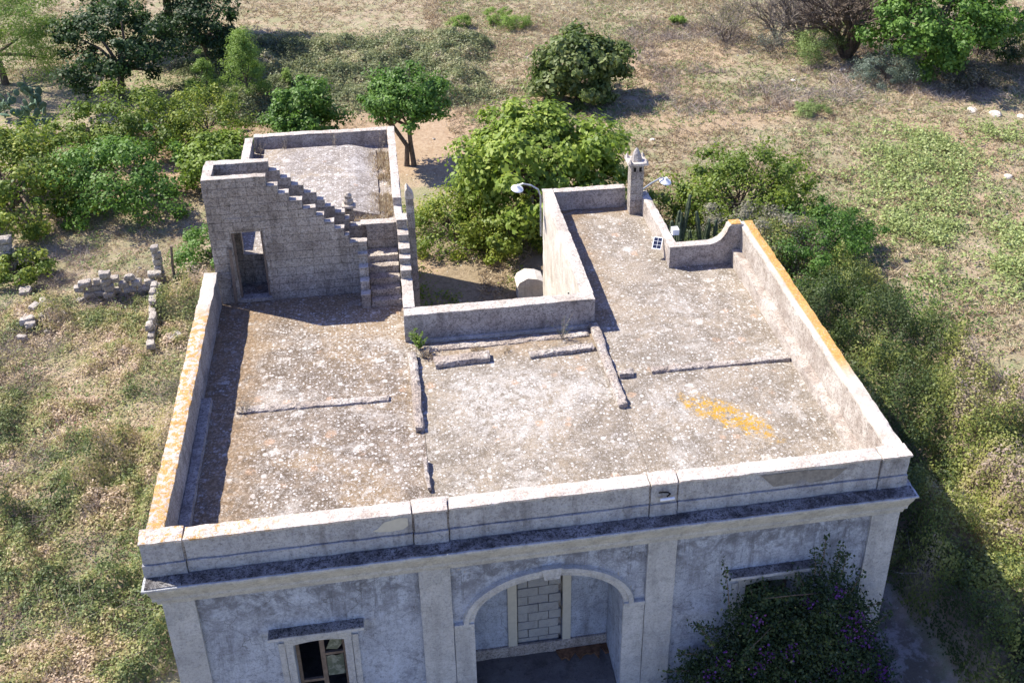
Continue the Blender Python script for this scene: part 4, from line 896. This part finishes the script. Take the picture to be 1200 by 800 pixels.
# ---- bougainvillea on the front
def bougain():
    t = thing('bougainvillea', 'sprawling dark bougainvillea with purple flowers climbing over the front window', 'shrub', (13.0, -2.2, G))
    r = np.random.default_rng(77)
    xs = [10.0, 10.5, 11.0, 11.4, 11.9, 12.3, 12.9, 13.2, 13.5, 13.9, 14.2, 14.7, 15.0, 15.4]; zs = [-5.0, -4.4, -3.5, -2.9, -2.4, -2.15, -2.35, -1.9, -1.5, -1.75, -2.3, -3.2, -3.9, -5.0]
    C = []; 
    while len(C) < 260:
        x = r.uniform(10.0, 15.4); z = r.uniform(G, -1.5); top = np.interp(x, xs, zs)
        if z > top-.1: continue
        d = .25+.95*np.clip((top-z)/2.2, 0, 1)**.7
        C.append((x, -1.55-d*r.uniform(.35, 1.)**.5, z))
    C = np.array(C); per = 150; idx = np.repeat(np.arange(len(C)), per); q = r.normal(size=(len(idx), 3))
    P = C[idx]+q*np.array([.20, .15, .20]); P[:, 1] = np.minimum(P[:, 1], -1.52)
    tint = np.clip(.2*r.random(len(C))[idx]+.7*r.random(len(P))**1.3, 0, .9); tint[r.random(len(P)) < .004] = 1
    # long arching shoots with paired leaves
    g = Geo(); LP = []
    shoots = [((11.2, -1.9, -3.0), (10.6, -1.85, -2.8)), ((11.5, -1.8, -2.6), (11.25, -1.75, -1.1)), ((13.4, -1.8, -2.0), (13.3, -1.75, -1.05)), ((13.5, -1.8, -1.9), (13.55, -1.72, -.75)), ((13.8, -1.8, -2.0), (13.95, -1.7, -1.1)), ((13.9, -1.9, -2.2), (14.1, -1.75, -1.35)),
              ((10.9, -2, -3.6), (10.3, -2.0, -3.5)), ((10.7, -2, -4.1), (10.1, -2.0, -4.0)), ((14.5, -2.0, -2.9), (15.1, -2.0, -2.7)), ((14.7, -2.1, -3.4), (15.3, -2.0, -3.1)), ((12.3, -1.8, -2.3), (12.2, -1.75, -1.85)), ((12.0, -1.8, -2.3), (11.9, -1.72, -1.95)), ((13.2, -1.9, -2.2), (12.9, -1.8, -1.65)), ((14.2, -1.9, -2.6), (14.5, -1.8, -1.9)), ((11.1, -2.1, -3.3), (10.7, -2.1, -2.6))]
    for i in range(26):
        c = C[r.integers(len(C))]; shoots.append((tuple(c), (c[0]+r.normal()*.5, c[1]-.35-.2*r.random(), c[2]+r.normal()*.3+.25)))
    for a, b in shoots:
        a, b = Vector(a), Vector(b); m = a.lerp(b, .5)+Vector((0, -.06, .08)); pts = [a, m, b]; g.tube(pts, [.012, .01, .006], 4)
        for s_ in np.linspace(0, 1, 16):
            p = (a*(1-s_)+m*s_).lerp(m*(1-s_)+b*s_, s_)
            for _ in range(5): LP.append(np.array(p)+r.normal(size=3)*.055)
    P = np.vstack([P, np.array(LP)]); tint = np.concatenate([tint, r.uniform(.2, .9, len(LP))])
    leaf_mesh('foliage', P, r.normal(size=P.shape)+[0, -.5, .6], .085*r.uniform(.6, 1.3, len(P)), tint, .6, t, LM['boug'])
    fc = C[r.choice(len(C), 38, replace=False)]; fi = np.repeat(np.arange(len(fc)), 30)
    FP = fc[fi]+r.normal(size=(len(fi), 3))*np.array([.11, .06, .13])+np.array([0, -.25, .03])
    leaf_mesh('flowers', FP, r.normal(size=FP.shape)+[0, -.4, .6], .07*r.uniform(.7, 1.2, len(FP)), r.random(len(FP)), .8, t, LM['bract'])
    for k in range(5): g.tube([(12.9+.1*k, -2.0, G-.1), (12.7+.3*k, -1.9, -4.2), (12.2+.6*k, -1.8, -3.0)], [.05, .035, .02], 6)
    g.obj('stem', M_BARK, t)
bougain()

# ---- small plants on the roof
def sprig(name, label, cat, loc, n_, h, mat, size=.06, spread=.12, per=26, stemmat=None, droop=0.):
    t = thing(name, label, cat, loc); g = Geo(); P = []; r = random.Random(int(loc[0]*100))
    for i in range(n_):
        a = r.random()*6.3; q = spread*(.3+r.random()); hh = h*r.uniform(.55, 1.); p0 = Vector(loc)+Vector((r.gauss(0, .03), r.gauss(0, .03), -.02)); p1 = p0+Vector((math.cos(a)*q*.4, math.sin(a)*q*.4, hh*.55)); p2 = p0+Vector((math.cos(a)*q, math.sin(a)*q, hh-droop*r.random()))
        g.tube([p0, p1, p2], [.008, .006, .003], 3)
        for k in range(per): s_ = .2+.8*r.random(); p = p0.lerp(p1, s_).lerp(p1.lerp(p2, s_), s_); P.append((p.x+r.gauss(0, .022), p.y+r.gauss(0, .022), p.z+r.gauss(0, .02)))
    g.obj('stem', stemmat or M_BARKG, t)
    if per: P = np.array(P); leaf_mesh('leaves', P, rng.normal(size=P.shape)+[0, 0, .3], size*rng.uniform(.6, 1.3, len(P)), rng.random(len(P)), .35, t, mat)
    return t
sprig('spurge_plant', 'bright green upright plant at the corner of the light-well parapet', 'plant', (5.24, 5.75, .03), 15, .62, LM['pine'], .09, .24, 30)
sprig('dry_weed', 'brown dry weed at the foot of the green roof plant', 'plant', (5.34, 5.35, .03), 22, .30, LM['straw'], .05, .22, 8)
sprig('fennel_plant', 'pale spindly weed in front of the light-well parapet', 'plant', (9.0, 5.62, .03), 9, .75, LM['grey'], .05, .34, 12)
sprig('dry_weed', 'thin sprawling weed lying by the low ridge', 'plant', (8.45, 5.1, .05), 12, .20, LM['grey'], .04, .6, 8)
sprig('dry_weed', 'small straw tuft on the long ridge of the speckled deck', 'plant', (.98, 3.75, .05), 18, .26, LM['straw'], .05, .2, 8)
for i, (x, y, l) in enumerate(((1.25, 18.95, 'dead brown stalk at the shaded annex parapet'), (2.95, 18.9, 'dead stalk at the middle of the annex parapet'), (.35, 18.7, 'dead stalks in the annex corner'), (4.6, 18.6, 'dead stalk in the far annex corner'))):
    sprig('dry_stalk', l, 'plant', (x, y, 0), 7, 1.0, LM['straw'], .05, .25, 5)
# dry grass in the annex gutter: nobody could count it
n_ = 5200; P = np.stack([rng.uniform(4.05, 4.88, n_), rng.uniform(10.3, 18.6, n_), np.full(n_, .0)], 1); keep = fbm(P[:, 0], P[:, 1], .9, 3, 70) > .47; P = P[keep]
n2 = 1500; P2 = np.stack([rng.uniform(2.6, 4.3, n2), rng.uniform(12.4, 13.5, n2), np.full(n2, .0)], 1); P = np.vstack([P, P2])
D = rng.normal(size=P.shape)*[.07, .07, .02]+[0, 0, .17]; D *= rng.uniform(.5, 1.4, len(P))[:, None]
blade_mesh('dry_grass', P, D, .025, rng.random(len(P)), LM['straw'], kw=dict(kind='stuff', label='straw-coloured dry grass on the annex roof', cat='grass'))
n_ = 1500; P = np.stack([rng.uniform(5.4, 7.6, n_), rng.normal(5.45, .12, n_), np.full(n_, .02)], 1); P = P[fbm(P[:, 0], P[:, 1], 1.5, 3, 71) > .5]
D = rng.normal(size=P.shape)*[.05, .05, .01]+[0, 0, .10]
blade_mesh('dry_grass', P, D, .014, rng.random(len(P)), LM['straw'], kw=dict(kind='stuff', label='short dry grass along the shaded foot of the light-well parapet', cat='grass'))

# ------------------------------------------------------------------ ruined garden walls, pillars, hut, rocks
def irregular(name, mat, parent, c, s, rot, k, flat_=1.):
    g = Geo().box(-s[0]/2, s[0]/2, -s[1]/2, s[1]/2, -s[2]/2, s[2]/2, cell=.09, jit=.035, wear=.07, seed=k)
    m = Matrix.Translation(c) @ Matrix.Rotation(rot, 4, 'Z') @ Matrix.Rotation(random.gauss(0, .05), 4, 'X')
    g.v = [m @ v for v in g.v]; return g.obj(name, mat, parent)
def ruin(label, a, b, courses, gap=.12, seed=1, hts=None):
    t = thing('ruined_wall', label, 'wall', (a[0], a[1], gz(*a)), 'remains of the garden walls'); random.seed(seed)
    L_ = math.hypot(b[0]-a[0], b[1]-a[1]); ang = math.atan2(b[1]-a[1], b[0]-a[0]); n_ = int(L_/.48)
    for c in range(courses):
        for i in range(n_):
            if random.random() < gap*(c+.2) or (hts and c >= hts[int(i/n_*len(hts))]): continue
            s_ = (i+.5+(.5 if c % 2 else 0))/n_; x = a[0]+(b[0]-a[0])*s_; y = a[1]+(b[1]-a[1])*s_
            irregular('block', M_RUBBLE, t, (x+random.gauss(0, .03), y+random.gauss(0, .03), gz(x, y)+.02+.25*c), (.46*random.uniform(.8, 1.12), .26*random.uniform(.85, 1.15), .25), ang+random.gauss(0, .06), i*7+c)
ruin('longer ruined wall of pale tuff blocks across the weeds', (-7.0, 19.0), (-4.0, 19.3), 4, .03, 2)
ruin('ruined wall running down towards the house with missing blocks', (-3.95, 19.0), (-3.75, 15.2), 4, .0, 3, [4, 4, 3, 3, 3, 2])
rp = thing('rubble_pile', 'collapsed heap of pale stones at the end of the ruined wall', 'stones', (-8.3, 17.2, G)); random.seed(5)
for i in range(22):
    irregular('stone', M_RUBBLE, rp, (-7.7+random.gauss(0, .38), 17.7+random.gauss(0, .38), gz(-8.4, 17.2)+.1+random.random()*.35), (random.uniform(.2, .5), random.uniform(.2, .35), random.uniform(.15, .3)), random.random()*3, i)
for i, (x, y, l) in enumerate(((-3.0, 15.7, 'flat pale block lying apart from the ruined wall'), (-8.9, 19.9, 'small pale stone below the gate pillar'), (-2.0, 14.9, 'pale stone in the weeds near the parapet'))):
    irregular('loose_stone', M_RUBBLE, None, (x, y, gz(x, y)+.2), (.5, .4, .2), .6+i, i+50); o = bpy.context.scene.collection.objects[-1]; link(o, None, l, 'stone', 'loose stones in the weeds')
def pillar(label, x, y, w_, h, mat, grp='old gate pillars'):
    t = thing('gate_pillar', label, 'pillar', (x, y, gz(x, y)), grp)
    z = gz(x, y)-.1
    while z < gz(x, y)+h: irregular('block', mat, t, (x+random.gauss(0, .02), y+random.gauss(0, .02), z+.14), (w_*random.uniform(.85, 1.1), w_*random.uniform(.85, 1.1), .272), random.gauss(0, .03), z*9); z += .275
pillar('squat broken pillar at the edge of the citrus hedge', -9.9, 21.9, .5, 1.3, M_RUBBLE)
pillar('tall slender pillar at the corner of the ruined walls', -3.95, 19.6, .32, 1.7, M_RUBBLE)
pillar('short pillar in the middle of the longer ruined wall', -5.7, 18.9, .36, 1.2, M_RUBBLE)
po = thing('wooden_post', 'thin weathered wooden post beside the slender pillar', 'post', (-3.4, 19.4, gz(-3.4, 19.4)))
Geo().tube([(-3.45, 19.5, G-.2), (-3.40, 19.4, G+1.0), (-3.30, 19.3, G+1.9)], [.06, .055, .05], 6).obj('shaft', M_WOOD, po)
hut = thing('stone_wellhead', 'small white stone wellhead with a pitched top in the light well corner', 'well', (9.6, 16.6, G))
g = Geo(); g.box(9.25, 10.2, 16.4, 17.1, G-.2, G+.62, cell=.2, jit=.012); g.obj('base', M_LIME, hut)
Geo().prism([(9.2, G+.62), (10.25, G+.62), (10.2, G+.80), (9.95, G+.92), (9.6, G+.98), (9.3, G+.82)], 'y', 16.36, 17.14).obj('top', M_LIME, hut, fix=True)
random.seed(9)
for i, (x, y, s_, l) in enumerate(((33.4, 23.7, .42, 'single white boulder among the pale weeds'), (27.9, 37.4, .3, 'small white stone at the edge of the scrub'), (32.2, 38.2, .45, 'pale stone in the scrub beside the blue-grey bush'), (31.4, 38.6, .4, 'pale stone before the dead tree'), (35.8, 31.6, .5, 'white stone at the shaded field edge'), (36.8, 31.0, .6, 'white stone slab at the shaded field edge'), (38.0, 30.5, .4, 'white stone at the end of the shaded field edge'), (30.6, 30.2, .22, 'small pale stone in the field'), (17.9, 30.4, .25, 'white stick-like stone below the isolated tree'))):
    me = bpy.data.meshes.new('boulder'); bm = bmesh.new(); bmesh.ops.create_icosphere(bm, subdivisions=3, radius=s_*.5)
    for v in bm.verts: v.co += noise.noise_vector(v.co*3+Vector((i*3, 0, 0)))*s_*.22; v.co.z *= .6
    bm.to_mesh(me); bm.free(); me.materials.append(M_LIME); o = bpy.data.objects.new('boulder', me); o.location = (x, y, gz(x, y)+s_*.12); link(o, None, l, 'stone', 'pale stones in the field')

# ------------------------------------------------------------------ ground cover (stuff)
def scatter(n, x0, x1, y0, y1, dens):
    x = rng.uniform(x0, x1, n); y = rng.uniform(y0, y1, n); d = dens(x, y); k = rng.random(n) < d
    inside = (x > -.45) & (x < 15.5) & (y > -1.55) & (y < 19.65) & ~((x > 5.25) & (x < 9.6) & (y > 6.6)) & ~((x > 13.1) & (y > 9.2))
    k &= ~inside; return x[k], y[k]
def cover(name, label, mat, n, box, hfun, size, tfun, thick=.35, dens=None):
    x, y = scatter(n, *box, dens or (lambda a, b: np.clip(hfun(a, b)*4, 0, 1)))
    h = hfun(x, y); z = terrain(x, y)+h*(.55+.5*rng.random(len(x)))+rng.random(len(x))*thick*.25
    P = np.stack([x, y, z], 1); P[:, :2] += rng.normal(size=(len(x), 2))*.03
    e = .15; gx = (hfun(x+e, y)-hfun(x-e, y))/(2*e); gy = (hfun(x, y+e)-hfun(x, y-e))/(2*e)
    N = np.stack([-gx, -gy, np.ones(len(x))], 1)+rng.normal(size=(len(x), 3))*.6
    leaf_mesh(name, P, N, size*rng.uniform(.55, 1.3, len(x)), np.clip(tfun(x, y)+rng.normal(size=len(x))*.12, 0, 1), .55, None, mat, dict(kind='stuff', label=label, cat='ground cover'))
def bumps(x, y, sc, seed): return fbm(x, y, sc, 3, seed)
cover('bramble_thicket', 'bramble and dry weed thicket beside the shaded side parapet', LM['bramble'], 520000, (-17, .2, -6, 24), lambda x, y: cover_h(x, y)[0]+zones(x, y)[0]*.22*bumps(x, y, 2.6, 61), .09,
      lambda x, y: .42+1.9*(fbm(x, y, .55, 4, 62)-.5)+1.0*(fbm(x, y, 2.2, 2, 63)-.5), .6)
cover('bramble_bank', 'olive-yellow bramble bank with the shadow of the house on it', LM['bank'], 360000, (15.4, 27, -9, 20), lambda x, y: cover_h(x, y)[1]+zones(x, y)[1]*.35*bumps(x, y, 1.8, 64), .095,
      lambda x, y: .45+2.6*(fbm(x, y, .33, 4, 65)-.5)+1.1*(fbm(x, y, 2.2, 2, 66)-.5)+.5*(fbm(x, y, .9, 3, 99)-.5), .8)
cover('bramble_mound', 'low grey-green bramble mound behind the annex trees', LM['mound'], 200000, (-9, 14, 33, 54), lambda x, y: cover_h(x, y)[2]+zones(x, y)[2]*.25*bumps(x, y, 1.6, 67), .15,
      lambda x, y: .42+1.5*(fbm(x, y, .6, 4, 68)-.5)+.7*(fbm(x, y, 2, 2, 69)-.5), .5)
# pale weeds carpet: clumps of leaves on the field
def weeds(name, label, mat, n, box, dens, size, hgt, clump=14, cr=.16, tb=(.2, 1)):
    x, y = scatter(n, *box, dens); i = np.repeat(np.arange(len(x)), clump); s_ = rng.uniform(.5, 1.3, len(x))[i]
    P = np.stack([x[i]+rng.normal(size=len(i))*cr*s_, y[i]+rng.normal(size=len(i))*cr*s_, terrain(x, y)[i]+hgt*rng.random(len(i))*s_], 1)
    ct = rng.random(len(x))[i]
    leaf_mesh(name, P, rng.normal(size=P.shape)*.6+[0, 0, 1], size*rng.uniform(.6, 1.3, len(P)), np.clip(tb[0]+(tb[1]-tb[0])*(.5*ct+.5*rng.random(len(P))), 0, 1), .6, None, mat, dict(kind='stuff', label=label, cat='weeds'))
weeds('weed_carpet', 'pale green leafy weeds spreading over the open field', LM['weed'], 6500, (23, 46, 12, 32), lambda x, y: zones(x, y)[3], .15, .45, 26, .26, (0, 1))
weeds('field_weeds', 'scattered low green weeds in the dry field', LM['green'], 30000, (9, 48, 10, 66), lambda x, y: .12+.6*sst(fbm(x, y, .35, 5, 81), .42, .62), .10, .10, 11, .15, (0, .85))
weeds('garden_weeds', 'green weeds in the garden left of the house', LM['green'], 6500, (-20, 4.8, 2, 52), lambda x, y: .8*sst(fbm(x, y, .4, 4, 82), .46, .6), .10, .28, 14, .2, (0, .8))
weeds('dark_weeds', 'dark green weeds along the foot of the bank', LM['citrus'], 1600, (20.5, 28, 4, 18), lambda x, y: .8*sst(fbm(x, y, .4, 4, 83), .5, .58)*sst(x, 27, 24), .10, .22, 16, .22)
weeds('well_weeds', 'green weeds on the floor of the light well', LM['yellowgreen'], 1300, (5.25, 9.6, 7, 25), lambda x, y: .9*sst(fbm(x, y, .6, 3, 84)+.35*sst(x, 6.4, 5.4)+.3*sst(y, 20, 22)-.15, .5, .62), .10, .35, 16, .2)
def pebbles(n, box, dens):
    x, y = scatter(n, *box, dens); z = terrain(x, y); s_ = rng.uniform(.03, .11, len(x)); V = []; F = []
    O = np.array([(1, 0, 0), (0, 1, 0), (-1, 0, 0), (0, -1, 0), (0, 0, .6), (0, 0, -.6)])
    for i in range(len(x)):
        b = len(V); V += [tuple(v) for v in (O*s_[i]*rng.uniform(.6, 1.3, (6, 1))+[x[i], y[i], z[i]+.03])]
        F += [(b+j, b+(j+1) % 4, b+4) for j in range(4)]+[(b+(j+1) % 4, b+j, b+5) for j in range(4)]
    mesh_obj('field_stones', V, F, M_RUBBLE, kind='stuff', label='small pale stones strewn over the dry field', cat='stones')
pebbles(1600, (-16, 44, 12, 60), lambda x, y: .2+.8*sst(fbm(x, y, .4, 3, 97), .5, .65))
# dry grass in tufts
def grass(name, label, n, box, dens, ln, wd, per=5, flat_=.9, tmul=1., tadd=0., mat=None):
    x, y = scatter(n, *box, dens); i = np.repeat(np.arange(len(x)), per); s_ = rng.uniform(.5, 1.3, len(x))[i]
    P = np.stack([x[i]+rng.normal(size=len(i))*.05, y[i]+rng.normal(size=len(i))*.05, terrain(x, y)[i]+.45*sum(cover_h(x, y))[i]], 1)
    D = rng.normal(size=P.shape)*[flat_, flat_, .25]+[0, 0, .8]; D[:, 2] = np.abs(D[:, 2]); D *= (ln*s_*rng.uniform(.5, 1.2, len(i)))[:, None]
    t_ = np.clip(tadd+tmul*(.55*fbm(x, y, .4, 3, 90)[i]+.55*rng.random(len(i))), 0, 1)
    blade_mesh(name, P, D, wd, t_, mat or LM['straw'], kw=dict(kind='stuff', label=label, cat='grass'))
grass('dry_grass', 'bleached dry grass covering the open field', 60000, (8, 50, 8, 70), lambda x, y: .35+.65*sst(fbm(x, y, .5, 4, 91), .42, .56), .24, .05, 5)
grass('dry_grass', 'tall dry grass at the far edge of the garden', 20000, (-24, 30, 44, 72), lambda x, y: .3+.7*sst(fbm(x, y, .3, 4, 92), .4, .6), .26, .05, 5, tadd=.1)
grass('dry_grass', 'brown dry grass in the garden left of the house', 34000, (-20, 5, -6, 36), lambda x, y: .15+.85*sst(fbm(x, y, .45, 4, 93), .44, .6), .20, .022, 6)
grass('dead_twigs', 'grey dead bramble stems sticking out of the thickets', 22000, (-17, -.5, -6, 24), lambda x, y: sst(fbm(x, y, .5, 4, 94), .5, .62), .42, .014, 5, 1.1, mat=LM['cover'])
grass('dead_twigs', 'grey dead stems tangled in the bramble bank', 9000, (15.5, 26, -6, 20), lambda x, y: zones(x, y)[1]*sst(fbm(x, y, .5, 4, 95), .52, .64), .45, .014, 6, 1.1, mat=LM['cover'])
grass('dead_twigs', 'pinkish dead brush along the edge of the field', 9000, (20, 45, 33, 50), lambda x, y: sst(fbm(x, y, .3, 4, 96), .42, .6), .42, .03, 6, 1., mat=LM['cover'])
